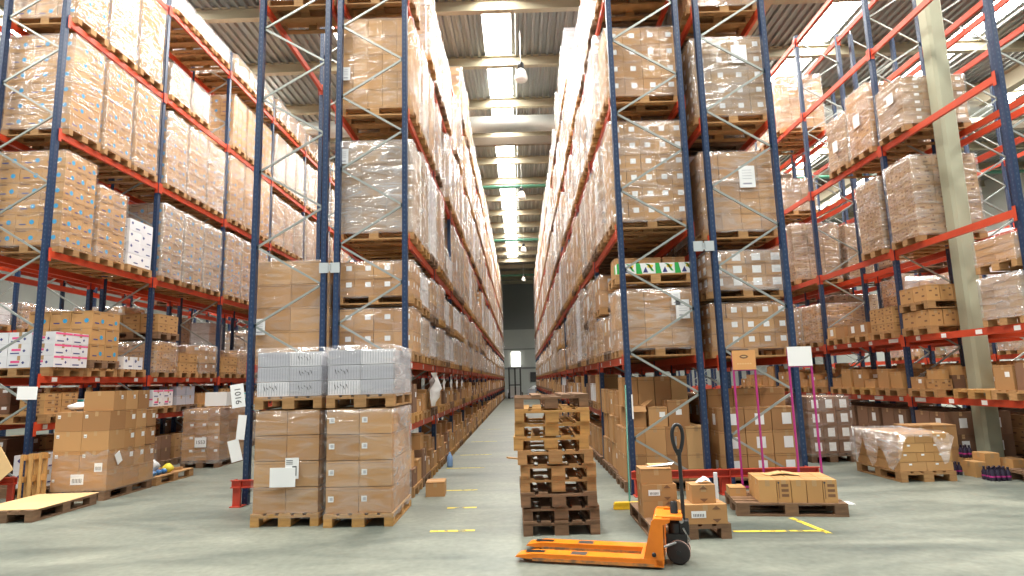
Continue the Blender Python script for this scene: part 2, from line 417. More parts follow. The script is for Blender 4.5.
# ------------------------------------------------------------------ cartons as things
CART = {}
def carton_data(w, d, h, tone, mark, seed=0):
    k = (w, d, h, tone, mark, seed)
    if k in CART: return CART[k]
    rs = random.Random(seed + 5); mb = MB(); t = TONES[tone][seed % len(TONES[tone])]
    mb.box(-w/2, w/2, -d/2, d/2, 0, h, t)
    rect(mb, 't', (0, 0, h+.0012), w, .055, M_tape)
    rect(mb, 'f', (0, -d/2-.0012, h-.035), .05, .07, M_tape)
    rect(mb, 'r', (w/2+.0012, 0, h-.035), .055, .07, M_tape); rect(mb, 'l', (-w/2-.0012, 0, h-.035), .055, .07, M_tape)
    marks(mb, -w/2, w/2, -d/2, d/2, 0, h, mark, rs)
    CART[k] = mb.data('carton'); return CART[k]
def carton(loc, w, d, h, label, tone='brown', mark=None, rz=0, seed=0, group=None, cat='box', name='carton', lab=None):
    o = link(name, carton_data(round(w,3), round(d,3), round(h,3), tone, mark, seed), None, loc, (0,0,rz)); tag(o, label, cat, group)
    if lab:    # (face, u, v, w, h) child labels
        for fc, u, v, lw, lh in lab:
            mb = MB(); c = (u, -d/2-.003, v) if fc == 'f' else ((w/2+.003, u, v) if fc == 'r' else (-w/2-.003, u, v))
            rect(mb, fc, c, lw, lh, M_paper)
            c2 = tuple(a + (b if i == (1 if fc == 'f' else 0) else 0) for i, (a, b) in enumerate(zip(c, (0,0,0))))
            off = {'f': (0,-.001,0), 'r': (.001,0,0), 'l': (-.001,0,0)}[fc]
            cc = (c[0]+off[0], c[1]+off[1], c[2]+off[2]-lh*.12)
            for q in range(7): rect(mb, fc, on_face(fc, cc, -lw*.34+q*lw*.11, 0), lw*.05, lh*.42, M_ink)
            mb.build('label', o)['label'] = 'white barcode label'
    return o
def open_carton(loc, w, d, h, label, rz=0, tone='brown'):
    mb = MB(); m = TONES[tone][0]; t = .006
    mb.box(-w/2, w/2, -d/2, -d/2+t, 0, h, m); mb.box(-w/2, w/2, d/2-t, d/2, 0, h, m)
    mb.box(-w/2, -w/2+t, -d/2+t, d/2-t, 0, h, m); mb.box(w/2-t, w/2, -d/2+t, d/2-t, 0, h, m); mb.box(-w/2+t, w/2-t, -d/2+t, d/2-t, 0, t, m)
    o = tag(mb.build('carton', None, loc, (0,0,rz)), label, 'box')
    for sx in (-1, 1):
        mb = MB(); mb.bar((sx*w/2, 0, h), (sx*(w/2+d*.32), 0, h + d*(.25 if sx > 0 else .05)), d*.96, .005, m, up=(0,0,1)); mb.build('flap', o)
    mb = MB(); mb.box(-w/2, w/2, -d/2-.3*d, -d/2, h-.003, h+.002, m, Matrix.Translation((0,-d/2,h)) @ Matrix.Rotation(.9, 4, 'X') @ Matrix.Translation((0,d/2,-h))); mb.build('flap', o)
    return o
def pallet_thing(loc, label, rz=0, pal=0, parts=False, seed=0, wob=0, group=None, rot=None):
    ms = (M_wood, M_wood2, M_wood3)[pal]
    if parts:
        t = thing('pallet', label, 'pallet', loc, rz, group); pallet_parts(t, ms, seed, wob)
    else:
        t = link('pallet', PAL[pal], None, loc, (0,0,rz)); tag(t, label, 'pallet', group)
    if rot: t.rotation_euler = rot
    return t

# ------------------------------------------------------------------ racks
UP = {}
def upright_data(h):
    if h in UP: return UP[h]
    mb = MB(); w = .048; d = .038; t = .006
    # open C channel, lips to the inside of the frame
    mb.box(-d, d, -w, -w+t, 0, h, M_upr); mb.box(-d, d, w-t, w, 0, h, M_upr); mb.box(-d, -d+t, -w+t, w-t, 0, h, M_upr); mb.box(d-t, d, -w+t, w-t, 0, h, M_upr)
    mb.box(-.06, .06, -.052, .052, 0, .012, M_upr)
    UP[h] = mb.data('upright'); return UP[h]
def beam_piece(mb, x, y0, y1, z, sgn):
    mb.box(x-.025, x+.025, y0+.055, y1-.055, z-.055, z+.055, M_beam)
    for y in (y0+.05, y1-.055):
        mb.box(x+sgn*.0-.032, x+.032, y, y+.006, z-.13, z+.09, M_beam)
        xa = x + sgn*.062
        mb.box(min(xa, x+sgn*.056), max(xa, x+sgn*.056), (y0-.005 if y < (y0+y1)/2 else y1-.055), (y0+.057 if y < (y0+y1)/2 else y1+.005), z-.13, z+.09, M_beam)
def rack(label, xf, xb, y0, nb, P, top, levels, z_off=0., pitch=1.17, near_fr=6, near_bay=8, flip=False, node=.17, skip=lambda b, l, s: False, group=None):
    """xf: x of the aisle-side uprights, xb: x of the others; levels: beam centre heights"""
    t = thing('pallet_rack', label, 'storage rack', ((xf+xb)/2, y0, 0), 0, group); cx = (xf+xb)/2
    sg = 1 if xf > xb else -1
    far_b = MB(); far_m = MB()
    for i in range(nb + 1):
        y = i*P
        for x in (xf, xb): link('upright', upright_data(top), t, (x-cx, y, 0))
        z = node; k = 0
        xl, xr = min(xf, xb)-cx+.03, max(xf, xb)-cx-.03
        if flip: xl, xr = xr, xl
        while z + pitch/2 < top:
            a, b = ((xl, y, z), (xr, y, z+pitch/2)) if k % 2 == 0 else ((xr, y, z), (xl, y, z+pitch/2))
            mb = MB() if i < near_fr else far_b
            mb.bar(a, b, .024, .030, M_brace)
            mb.box(a[0]-.03, a[0]+.03, y-.012, y+.012, z-.03, z+.03, M_brace)
            if i < near_fr: mb.build('brace', t)
            z += pitch/2; k += 1
    for bay in range(nb):
        for li, z in enumerate(levels):
            for s, x in ((0, xf), (1, xb)):
                if skip(bay, li, s): continue
                mb = MB() if bay < near_bay else far_m
                beam_piece(mb, x-cx, bay*P, (bay+1)*P, z, sg if s == 0 else -sg)
                if bay < near_bay: mb.build('beam', t)
    if far_b.v: o = far_b.build('brace', t); o['kind'] = 'stuff'
    if far_m.v: o = far_m.build('beam', t); o['kind'] = 'stuff'
    return t
# ------------------------------------------------------------------ building shell
ZR = 12.35
def build_shell():
    mb = MB(); mb.box(-27, 27, -9, 66, -.12, 0, floor_mat()); struct(mb.build('floor'))
    mb = MB(); mb.box(-27, 27, 66, 66.2, 0, 7.05, M_wlow)
    for k in range(-9, 10): mb.box(k*2.9-.03, k*2.9+.03, 65.96, 66, 0, 7.05, M_wlow)
    mb.box(-27, 27, 65.9, 66, 2.85, 3.05, M_whigh); mb.box(-27, 27, 65.9, 66, 4.9, 5.0, M_whigh)
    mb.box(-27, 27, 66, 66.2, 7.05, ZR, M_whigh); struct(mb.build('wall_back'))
    for s, n in ((-1, 'wall_left'), (1, 'wall_right')):
        mb = MB(); mb.box(min(s*27, s*27.2), max(s*27, s*27.2), -9, 66, 0, ZR, M_wlow); struct(mb.build(n))
    mb = MB(); mb.box(-.95, .0, 65.86, 65.9, 3.15, 4.65, M_win); struct(mb.build('window_1'))
    mb = MB(); mb.box(1.0, 1.6, 65.85, 65.9, 1.5, 2.5, M_black); struct(mb.build('window_2'))
    # corrugated roof between the skylight strips
    roof = mat('roof_sheet', (.30, .31, .30), .42, metal=.35, noise=((.22, .23, .22), .8, (1, .25, 1), .3))
    strips = [(-15.4, -14.4), (-10.4, -9.4), (-5.4, -4.5), (-.84, .0), (4.4, 5.3), (9.5, 10.4), (14.3, 15.3), (19.3, 20.3)]
    edges = [-27] + [e for st in strips for e in st] + [27]
    mb = MB()
    for q in range(0, len(edges), 2):
        x = edges[q]; row = []
        while x < edges[q+1] - 1e-6:
            for dx, z in ((0, 0), (.11, 0), (.14, -.08), (.22, -.08)):
                if x + dx < edges[q+1]: row.append((x+dx, ZR+z))
            x += .25
        row.append((edges[q+1], ZR))
        for a, b in zip(row, row[1:]): mb.poly([(a[0], -9, a[1]), (b[0], -9, b[1]), (b[0], 66, b[1]), (a[0], 66, a[1])], roof)
    # the strips are closed by sheet past the last skylight and over the far end
    for a, b in strips: mb.poly([(a, 53, ZR), (b, 53, ZR), (b, 66, ZR), (a, 66, ZR)], roof)
    mb.box(-27, 27, -9, 66, ZR+.10, ZR+.15, roof); struct(mb.build('ceiling'))
    sk = 1
    for a, b in strips:
        mb = MB(); y = .75
        while y < 52:
            mb.poly([(a, y, ZR+.03), (a, y+2.8, ZR+.03), (b, y+2.8, ZR+.03), (b, y, ZR+.03)], M_sky); y += 3.1
        sk += 1
        struct(mb.build('window_%d' % (sk+1)))
    tr = 1; y = .6
    while y < 66:
        mb = MB(); mb.box(-27, 27, y-.012, y+.012, ZR-.40, ZR-.08, M_purlin); mb.box(-27, 27, y-.10, y+.10, ZR-.42, ZR-.40, M_purlin); mb.box(-27, 27, y-.11, y+.11, ZR-.08, ZR-.06, M_purlin)
        struct(mb.build('trim_%d' % tr)); tr += 1; y += 3.1
    for x in (6.75, -12.6, 17.5, -22):
        mb = MB(); mb.box(x-.02, x+.02, -9, 66, ZR-1.05, ZR-.44, M_purlin); mb.box(x-.17, x+.17, -9, 66, ZR-1.08, ZR-1.05, M_purlin); mb.box(x-.17, x+.17, -9, 66, ZR-.46, ZR-.43, M_purlin)
        struct(mb.build('trim_%d' % tr)); tr += 1
    for y in (29.9, 41.8, 56.2):
        mb = MB(); mb.tube([(-27, y, 11.25), (27, y, 11.25)], .09, M_green_b); struct(mb.build('trim_%d' % tr)); tr += 1
    mb = MB(); mb.box(-27, 27, 23.15, 23.35, 10.80, 11.12, mat('brown_beam', (.20, .16, .12), .6)); struct(mb.build('trim_%d' % tr)); tr += 1
    # ventilation duct hung across the hall
    d = thing('ventilation_duct', 'silver round ventilation duct running across the hall under the roof', 'duct', (0, 22.3, 11.27))
    mb = MB(); mb.tube([(-27, 0, 0), (27, 0, 0)], .31, M_duct, 20); mb.build('duct_pipe', d)
    for x in range(-24, 25, 2):
        mb = MB(); mb.tube([(x, 0, 0), (x+.05, 0, 0)], .325, M_duct, 20); mb.build('duct_ring', d)
    for x in range(-23, 25, 4):
        mb = MB(); mb.bar((x, 0, .34), (x, 0, ZR-11.27-.45), .03, .03, M_steel); mb.build('hanger', d)
    # concrete column in the right rack
    mb = MB(); w = .145; c = .045; P = [(-w,-w+c),(-w+c,-w),(w-c,-w),(w,-w+c),(w,w-c),(w-c,w),(-w+c,w),(-w,w-c)]
    mb.grid([[(x, y, 0) for x, y in P], [(x, y, ZR-.2) for x, y in P]], M_col, closed=True, smooth=False)
    o = mb.build('trim_%d' % tr, None, (7.60, 10.45, 0)); struct(o)
build_shell()

def lamp(x, y, z, label):
    t = thing('pendant_lamp', label, 'lamp', (x, y, z), 0, 'high bay lamps hanging from the roof')
    g = mat('lamp_glass', (.80, .80, .76), .25) if 'lamp_glass' not in bpy.data.materials else bpy.data.materials['lamp_glass']
    mb = MB(); mb.lathe([(.05,.36),(.09,.35),(.15,.27),(.195,.12),(.20,.03),(.17,-.02),(.0,-.03)], g); mb.build('lamp_shade', t)
    mb = MB(); mb.lathe([(.0,.56),(.07,.56),(.09,.52),(.10,.38),(.04,.35)], M_black); mb.build('lamp_housing', t)
    mb = MB(); mb.tube([(0,0,.6),(0,0,ZR-z-.1)], .012, M_steel, 6); mb.build('cable', t)
lamp(.27, 17.6, 10.62, 'white bell-shaped high bay lamp nearest over the centre aisle')
lamp(.3, 29.0, 10.35, 'second white high bay lamp over the centre aisle')
lamp(.45, 41.5, 10.35, 'third white high bay lamp over the centre aisle, beyond the second')
lamp(.5, 54, 10.35, 'farthest small high bay lamp, under the dark end of the roof')
lamp(10.5, 17.9, 9.6, 'high bay lamp above the right racks near the bright skylight')
lamp(11.3, 12.1, 9.2, 'high bay lamp at the upper right edge of the picture')

# ------------------------------------------------------------------ racks
LA = [.98, 1.88, 3.72, 5.70, 7.60, 9.5]
LC = [.96, 1.85, 3.77, 5.77, 7.65, 9.5]
LCO = [1.0, 1.80, 3.57, 5.40, 7.25, 9.2]
LB = [1.08, 1.83, 3.87, 5.92, 7.97, 10.05]
LD = [1.08, 2.16, 3.78, 5.82, 7.82, 9.78]
YA, PA = 8.95, 2.9
YB, PB = 9.75, 2.95
YD, PD = 8.58, 2.95
rack('tall blue and orange pallet rack on the left side of the centre aisle', -1.66, -2.67, YA, 18, PA, 9.75, LA, node=.16, flip=False)
rack('pallet rack back to back with left centre-aisle rack, one tall load in its front opening', -3.90, -2.86, YA, 18, PA, 9.75, LA, node=.16, flip=False,
     skip=lambda b, l, s: l in (0, 2, 3) and b < 2 or (l == 5 and b < 1))
rack('tall blue and orange pallet rack on the right side of the centre aisle', 1.53, 2.57, YA, 18, PA, 9.75, LC, node=.15, flip=True, pitch=1.21, skip=lambda b, l, s: l == 0 and b == 0)
rack('pallet rack back to back with the right centre-aisle rack, behind the magenta sign stands', 3.91, 2.89, YA, 12, PA, 9.75, LCO, node=.15, flip=True, pitch=1.21, skip=lambda b, l, s: l == 0)
rack('pallet rack along the far left aisle holding cartons with blue dots', -7.68, -8.70, YB, 9, PB, 10.7, LB, node=.25, flip=True, pitch=1.2)
rack('pallet rack standing directly behind the far left one', -10.0, -8.98, YB, 8, PB, 10.7, LB, node=.25, pitch=1.2, near_fr=4, near_bay=5)
rack('pallet rack on the far right with the concrete column standing inside it', 7.12, 8.14, YD, 8, PD, 9.95, LD, node=.2, pitch=1.2)
rack('pallet rack standing directly behind the far right one', 9.50, 8.48, YD, 8, PD, 9.95, LD, node=.2, pitch=1.2, near_fr=5, near_bay=5, skip=lambda b, l, s: l == 5)
rack('more distant pallet rack across the next aisle, beyond the right racks', 13.2, 14.2, YD, 7, PD, 9.95, [1.9, 3.7, 5.6, 7.5], node=.2, pitch=1.2, near_fr=4, near_bay=5)
rack('more distant pallet rack across the next aisle, beyond the left racks', -13.0, -14.0, YB, 7, PB, 9.9, [1.5, 3.15, 5.0, 7.0], node=.2, pitch=1.2, near_fr=4, near_bay=5)

def spacer(x, y, z, label, w=.30):
    mb = MB(); mb.box(x-w/2, x-.012, y-.062, y-.052, z-.075, z+.075, M_plate); mb.box(x+.012, x+w/2, y-.062, y-.052, z-.075, z+.075, M_plate); mb.box(x-.02, x+.02, y-.062, y-.045, z-.05, z+.05, M_plate)
    tag(mb.build('row_spacer'), label, 'bracket')
spacer(-2.765, YA, 3.32, 'pale metal spacer plate joining the two left rack frames')
spacer(2.73, YA, 3.48, 'pale metal spacer plate joining the two right rack frames')

# ------------------------------------------------------------------ pallet loads in the racks
K = lambda tone, mark, nx, ny, nz, h, fl=1, seed=0: (tone, mark, nx, ny, nz, h, fl, seed)
XA, XC, XAO, XCO, XB, XD = -2.165, 2.05, -3.405, 3.40, -8.19, 7.63
def sy(y0, P, b, s):
    if y0 == YD and b == 0: return (9.055, 9.88, 11.06)[s]
    return y0 + b*P + (P-1.8)/2 + s*.90
LV = {0: 'lowest beam level', 1: 'second beam level', 2: 'third beam level', 3: 'fourth beam level', 4: 'fifth beam level', 5: 'top beam level'}
WR = {-1: 'unwrapped', 0: 'thinly wrapped', 1: 'film-wrapped', 2: 'heavily wrapped', 3: 'heavily wrapped'}  # level three is whiter from painted skylight glare, not thicker wrap
def desc(key, n, lvl, where):
    return '%s %s pallet load, %s from front, %s, %s' % (WR[key[6]], TONEW[key[0]], nth(n), LV[lvl], where)
def cap(key, hm):
    return key if key[5] <= hm else key[:5] + (round(hm, 2),) + key[6:]
def put(x, y0, P, L, lvl, b, s, key, where, near=False, dz=0, extra='', **k):
    if lvl + 1 < len(L): key = cap(key, L[lvl+1] - L[lvl] - .345)
    z = L[lvl] + .055 + dz
    return load(key, (x, sy(y0, P, b, s), z), (extra + desc(key, b*3 + s + 1, lvl, where)), near, group=None, **k)
WAO, WCO = 'rack backing left centre-aisle one', 'rack behind magenta stands'
WA, WC = 'left centre-aisle rack', 'right centre-aisle rack'
pool_full = [K('brown','label',3,2,6,1.55,1,1), K('brown','print',3,3,7,1.50,2,2), K('tan',None,4,3,6,1.60,1,3), K('brown','midlabel',4,3,5,1.45,1,4), K('pink','print',3,2,8,1.50,2,5),
             K('brown',None,2,2,5,1.52,2,6), K('white',None,3,2,5,1.50,1,7), K('tan','label',3,2,7,1.42,0,8), K('pink','label',4,3,9,1.55,2,9), K('brown','biglabel',3,2,4,1.40,1,10)]
pool_half = [K('brown','label',3,2,3,.62,1,11), K('tan','print',4,3,3,.60,1,12), K('pink',None,3,2,4,.58,2,13), K('brown','biglabel',3,2,2,.55,0,14), K('white',None,3,2,2,.52,1,15), K('brown','print',4,2,4,.62,2,16)]
# ---- end loads facing the camera, carton by carton
put(XA, YA, PA, LA, 1, 0, 0, K('brown','label',4,3,2,.64,0,21), WA, True, extra='lower ', nt=None)
load(K('brown','label',4,3,2,.50,0,22), (XA, sy(YA,PA,0,0), LA[1]+.055+.146+.71), 'low load of labelled brown cartons, upper of two at the end of left centre-aisle rack', True)
put(XA, YA, PA, LA, 2, 0, 0, K('pink',None,3,2,4,1.42,2,23), WA, True, nt=[('f', -.48, 1.32, .17, .24)])
put(XA, YA, PA, LA, 3, 0, 0, K('tan',None,5,3,5,1.50,0,24), WA, True, nt=[('f', -.46, .70, .16, .22)])
put(XA, YA, PA, LA, 4, 0, 0, K('brown',None,4,3,5,1.5,1,25), WA)
put(XAO, YA, PA, LA, 1, 0, 0, K('brown',None,2,2,4,1.40,0,26), WAO, True, nt=[('f', -.44, .56, .16, .24)])
put(XAO, YA, PA, LA, 4, 0, 0, K('brown',None,3,2,5,1.4,1,25), WAO)
put(XC, YA, PA, LC, 1, 0, 0, K('brown','label',3,2,3,.84,1,27), WC, True, extra='lower ', nt=[('f', .36, .68, .20, .28), ('f', .27, .84, .13, .2)])
put(XC, YA, PA, LC, 2, 0, 0, K('tan','midlabel',5,3,6,1.55,1,28), WC, True)
put(XC, YA, PA, LC, 3, 0, 0, K('brown','midlabel',4,3,4,1.12,0,29), WC, True)
put(XC, YA, PA, LC, 4, 0, 0, K('brown','label',4,3,5,1.5,1,30), WC)
put(XCO, YA, PA, LCO, 1, 0, 0, K('brown','midlabel',5,3,3,.65,0,31), WCO, True, extra='lower ')
load(K('brown','biglabel',4,3,3,.56,1,32), (XCO, sy(YA,PA,0,0), LCO[1]+.055+.146+.73), 'low carton load on a second pallet above the right magenta sign stand', True)
put(XCO, YA, PA, LCO, 2, 0, 0, K('brown',None,4,3,5,1.22,1,33), WCO, True, nt=[('f', .12, .95, .24, .34)])
put(XCO, YA, PA, LCO, 3, 0, 0, K('pink','midlabel',4,3,5,1.27,1,34), WCO, True, nt=[('f', .16, 1.12, .24, .30)])
put(XCO, YA, PA, LCO, 4, 0, 0, K('brown',None,4,3,5,1.5,1,35), WCO)
# low load with green and white printed boxes on top of the first right load
zt = LC[1]+.055+.146+.92
o = pallet_thing((XC, sy(YA,PA,0,0), zt+.015), 'wooden pallet under the green and white boxes, on a carton load')
def green_box(x, y, z, i, w=.285, d=.24, h=.16):
    mb = MB(); mb.box(-w/2, w/2, -d/2, d/2, 0, h, M_paper)
    e = -d/2 - .0015
    mb.poly([(-w/2,e,0),(-w*.18,e,0),(-w*.30,e,h),(-w/2,e,h)], M_green); mb.poly([(-w*.15,e,h*.1),(0,e,h*.65),(w*.12,e,h*.1)], M_navy)
    mb.poly([(w*.1,e,h*.9),(w*.42,e,h*.8),(w*.30,e,h*.45),(w*.08,e,h*.6)], M_yelp); mb.poly([(-w*.02,e,h*.95),(w*.2,e,h*.9),(w*.44,e,h*.2),(w*.3,e,h*.25),(w*.14,e,h*.75)], M_green)
    e = -w/2 - .0015
    mb.poly([(e,d/2,0),(e,0,0),(e,d*.1,h),(e,d/2,h)], M_green)
    tag(mb.build('printed_box', None, (x, y, z)), 'white box printed green and yellow, %s from left above the first right-rack load' % nth(i), 'box')
for i in range(4): green_box(XC-.43+i*.289, sy(YA,PA,0,0)-.27, zt+.161, i+1)
for i in range(3): carton((XC-.38+i*.37, sy(YA,PA,0,0)+.12, zt+.161), .34, .42, .30, 'brown carton behind the green printed boxes, %s from left' % nth(i+1), seed=i)

# ---- the centre aisle faces, seven bays deep
rs = random.Random(3)
for side, x, L, W, y0 in ((0, XA, LA, WA, YA), (1, XC, LC, WC, YA)):
    for b in range(0, 7):
        for s in range(3):
            for lv in (1, 2, 3, 4, 5):
                if b == 0 and s == 0: continue
                if lv == 5 and b < (3 if side == 0 else 2): continue
                if lv == 5 and side == 1 and b == 2 and s == 0: continue
                if lv != 5 and rs.random() < .04: continue
                if lv == 1 and rs.random() < (.8 if side == 0 else .35):
                    k1, k2 = rs.choice(pool_half), rs.choice(pool_half)
                    put(x + (1 if side == 0 else -1)*rs.uniform(-.003,.03), y0, PA, L, lv, b, s, k1, W, extra='lower ', pal=rs.randrange(3))
                    load(k2, (x + (1 if side == 0 else -1)*rs.uniform(-.003,.04), sy(y0,PA,b,s), L[lv]+.055+.146+k1[5]+.076), 'upper %s %s load on %s pallet from front, second beam level, %s' % (WR[k2[6]], TONEW[k2[0]], nth(b*3+s+1), W), pal=rs.randrange(3))
                else:
                    k = rs.choice(pool_full if rs.random() < .85 else pool_half)
                    if side == 1 and lv == 5 and b == 2: k = pool_full[6]
                    if lv >= 3 and rs.random() < .75: k = k[:6] + (3,) + k[7:]  # upper loads: film whitened to paint in skylight glare
                    if lv == 5 and b >= 4: k = cap(k, 1.0)
                    fc = 'r' if side == 0 else 'l'
                    put(x + (1 if side == 0 else -1)*rs.uniform(-.003,.035), y0, PA, L, lv, b, s, k, W, pal=rs.randrange(3), nt=[(fc, rs.uniform(-.2,.2), rs.uniform(.4,.9)*k[5], .2, .28)] if b < 5 and rs.random() < .35 else None)
# ---- farther loads in both racks, too many and too small to tell apart
mb = MB(); rs2 = random.Random(11)
for x, L in ((XA, LA), (XC, LC)):
    for b in range(7, 18):
        for s in range(3):
            for lv in (1, 2, 3, 4, 5):
                if rs2.random() < .05: continue
                y = sy(YA, PA, b, s); z = L[lv] + .055
                k = 2 if (lv == 1) else 1; zz = z
                for _ in range(k):
                    h = (rs2.uniform(.45, .62) if k == 2 else rs2.uniform(1.25, 1.6 if lv < 5 else 1.4))
                    for py in (-.35, 0, .35): mb.box(x-.6, x+.6, y+py-.06, y+py+.06, zz, zz+.1, M_wood)
                    mb.box(x-.6, x+.6, y-.4, y+.4, zz+.1, zz+.144, M_wood)
                    T = rs2.choice([CB, CB, BD, PK, WH]); nz = 2 if k == 2 else 5; w = rs2.uniform(.57, .6)
                    for (za, zb) in split(zz+.145, zz+.145+h, nz):
                        for (ya, yb) in split(y-.39, y+.39, rs2.choice((2, 3))):
                            mb.box(x-w, x+w, ya, yb, za, zb, rs2.choice(T), skip='b')
                    if rs2.random() < .75:
                        for sx in (-1, 1): mb.poly([(x+sx*.61, y-.4, zz+.12), (x+sx*.61, y+.4, zz+.12), (x+sx*.61, y+.4, zz+.15+h), (x+sx*.61, y-.4, zz+.15+h)], FILM[2])
                        mb.poly([(x-.61, y-.405, zz+.12), (x+.61, y-.405, zz+.12), (x+.61, y-.405, zz+.15+h), (x-.61, y-.405, zz+.15+h)], FILM[2])
                    zz += h + .15
tag(mb.build('pallet_load'), 'mass of distant wrapped pallet loads filling the far bays of both centre-aisle racks', 'pallet load', kind='stuff')

# ---- back rows facing the side aisles

for b in range(2, 6):
    for s in range(3):
        put(XAO, YA, PA, LA, 4, b, s, rs.choice(pool_full), WAO)
for b in range(0, 5):
    for s in range(3):
        for lv in (1, 2, 3, 4):
            if b == 0 and s == 0: continue
            if b > 2 and lv > 2: continue
            if b == 0 or rs.random() < .55: put(XCO, YA, PA, LCO, lv, b, s, rs.choice(pool_full), WCO, pal=1)
# ---- far left rack (blue-dotted cartons)
WB = 'far left rack'
dotA, dotB, dotC = K('tan','dot',3,2,6,1.72,1,41), K('tan','dot',3,3,6,1.62,0,42), K('tan','dot',3,2,6,1.62,2,43)  # dotA and dotC use whiter film to paint in glare patches
greyst = K('pink','print',2,1,7,.72,2,44)
def bput(lv, b, s, key, near=False, **k): return put(XB, YB, PB, LB, lv, b, s, key, WB, near, **k)
bput(2, 0, 0, dotB, True); bput(2, 0, 1, K('tan','dot',3,2,5,1.30,1,45), True)
bput(2, 0, 2, K('white','diamond',3,2,4,.92,-1,46), True)
for s in range(3): bput(3, 0, s, dotA, s < 2); bput(4, 0, s, dotA if s != 1 else dotC); bput(3, 1, s, dotC); bput(2, 1, s, K('pink','dot',3,2,6,1.55,2,47))
bput(4, 1, 0, greyst); bput(4, 1, 1, greyst)
for s in range(3):
    bput(4, 2, s, K('tan','dot',3,3,5,1.40,0,48)); bput(3, 2, s, dotA); bput(2, 2, s, rs.choice([dotC, pool_full[4]])); bput(5, 1, s, K('white',None,2,1,2,.40,2,49)); bput(5, 2, s, K('pink',None,2,1,2,.50,2,50))
for b in range(3, 6):
    for s in range(3):
        for lv in (2, 3, 4, 5): bput(lv, b, s, cap(rs.choice([dotC, pool_full[4], pool_full[8], pool_full[1]]), .6 if lv == 5 else 2))
# second level of the far left rack: low mixed loads
z1 = LB[1] + .055
def stack_on(x, y, z, nx, ny, nz, w, d, h, lab, tone='brown', mark=None, gap=.004, seed=0, jit=.006):
    r2 = random.Random(seed + int(y*10)); n = 0; ords = 0
    for k in range(nz):
        for j in range(ny):
            for i in range(nx):
                n += 1
                cx = x + (i-(nx-1)/2)*(w+gap); cy = y + (j-(ny-1)/2)*(d+gap)
                carton((cx + r2.uniform(-jit,jit)/2, cy + r2.uniform(-jit,jit)/2, z + k*(h+.002)), w-jit, d-jit, h, lab(i, j, k), tone, mark, seed=seed)
COLN = {0: 'left', 1: 'middle', 2: 'right'}
def labeller(what, where, nx, ny, nz):
    rowf = ['front', 'second', 'third', 'fourth', 'fifth']
    def f(i, j, k):
        parts = []
        if nz > 1: parts.append('%s layer' % ('bottom' if k == 0 else 'top' if k == nz-1 else nth(k+1)))
        if ny > 1: parts.append('%s row' % rowf[j])
        if nx > 1: parts.append('%s from left' % nth(i+1))
        return '%s %s, %s' % (what, where, ', '.join(parts)) if parts else '%s %s' % (what, where)
    return f
y = sy(YB, PB, 0, 0)
pallet_thing((XB, y, z1), 'pallet under the white and magenta cartons in the far left rack')
stack_on(XB+.08, y, z1+.145, 3, 2, 3, .38, .39, .19, labeller('white magenta-striped carton', 'in far left rack', 3, 2, 3), 'white', 'pink', seed=1)
y = sy(YB, PB, 0, 1)
pallet_thing((XB, y, z1), 'lower of two pallets under the tan blue-dot cartons in far left rack')
pallet_thing((XB+.02, y+.01, z1+.145), 'upper of two pallets under the tan blue-dot cartons in far left rack', pal=1)
stack_on(XB+.03, y, z1+.29, 3, 2, 3, .38, .38, .29, labeller('tan blue-dot carton', 'beside white magenta ones', 3, 2, 3), 'tan', 'dot', seed=2)
y = sy(YB, PB, 0, 2)
pallet_thing((XB, y, z1), 'pallet under two small white diamond-mark cartons in far left rack')
for j in range(2): carton((XB+.4, y-.16+j*.3, z1+.146), .38, .29, .24, 'white carton with dark diamond, %s by the blue upright' % ('nearer' if j == 0 else 'farther'), 'white', 'diamond', seed=j)
for b in range(1, 5):
    for s in range(3):
        y = sy(YB, PB, b, s); n = nth(b*3+s+1)
        k = rs.choice(pool_half[:2] + [K('tan','print',3,2,2,.40,-1,51), K('tan','print',3,2,3,.5,-1,52)])
        put(XB, YB, PB, LB, 1, b, s, k, WB, pal=0)
        if b == 1 and s == 0: load(K('tan','print',3,2,2,.38,-1,53), (XB, y, z1+.146+k[5]+.06), 'low load of tan cartons on a second pallet, far left rack, fourth slot', pal=1)
# lowest level of the far left rack
z0 = LB[0] + .055
for b in range(0, 3):
    for s in range(3):
        y = sy(YB, PB, b, s); n = nth(b*3+s+1)
        pallet_thing((XB+.02, y, z0), 'wooden pallet on the lowest beam of the far left rack, %s from front' % n, pal=s % 3)
        tone, mk, h = [('tan','print',.11), ('white','teal',.22), ('brown','label',.24), ('white','pink',.17), ('grey',None,.2), ('brown',None,.25)][(b*3+s) % 6]
        for k in range(int(.42/h)):
            for j in range(2):
                carton((XB+.35, y-.19+j*.38, z0+.146+k*(h+.002)), .40, .36, h, '%s carton, %s pallet on lowest beam, far left rack, %s side, %s layer' % (TONEW[tone], n, ('near', 'far')[j], nth(k+1)), tone, mk, seed=k)
# ground level of the far left rack
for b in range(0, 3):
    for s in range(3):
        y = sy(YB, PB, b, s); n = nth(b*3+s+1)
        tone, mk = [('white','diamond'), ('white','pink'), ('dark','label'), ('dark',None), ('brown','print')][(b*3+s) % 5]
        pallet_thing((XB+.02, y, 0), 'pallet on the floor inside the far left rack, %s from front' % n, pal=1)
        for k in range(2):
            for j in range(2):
                carton((XB+.35, y-.19+j*.38, .146+k*.252), .42, .36, .25, '%s carton on %s floor pallet of far left rack, %s %s' % (TONEW[tone], n, ('lower','upper')[k], ('near','far')[j]), tone, mk, seed=k)
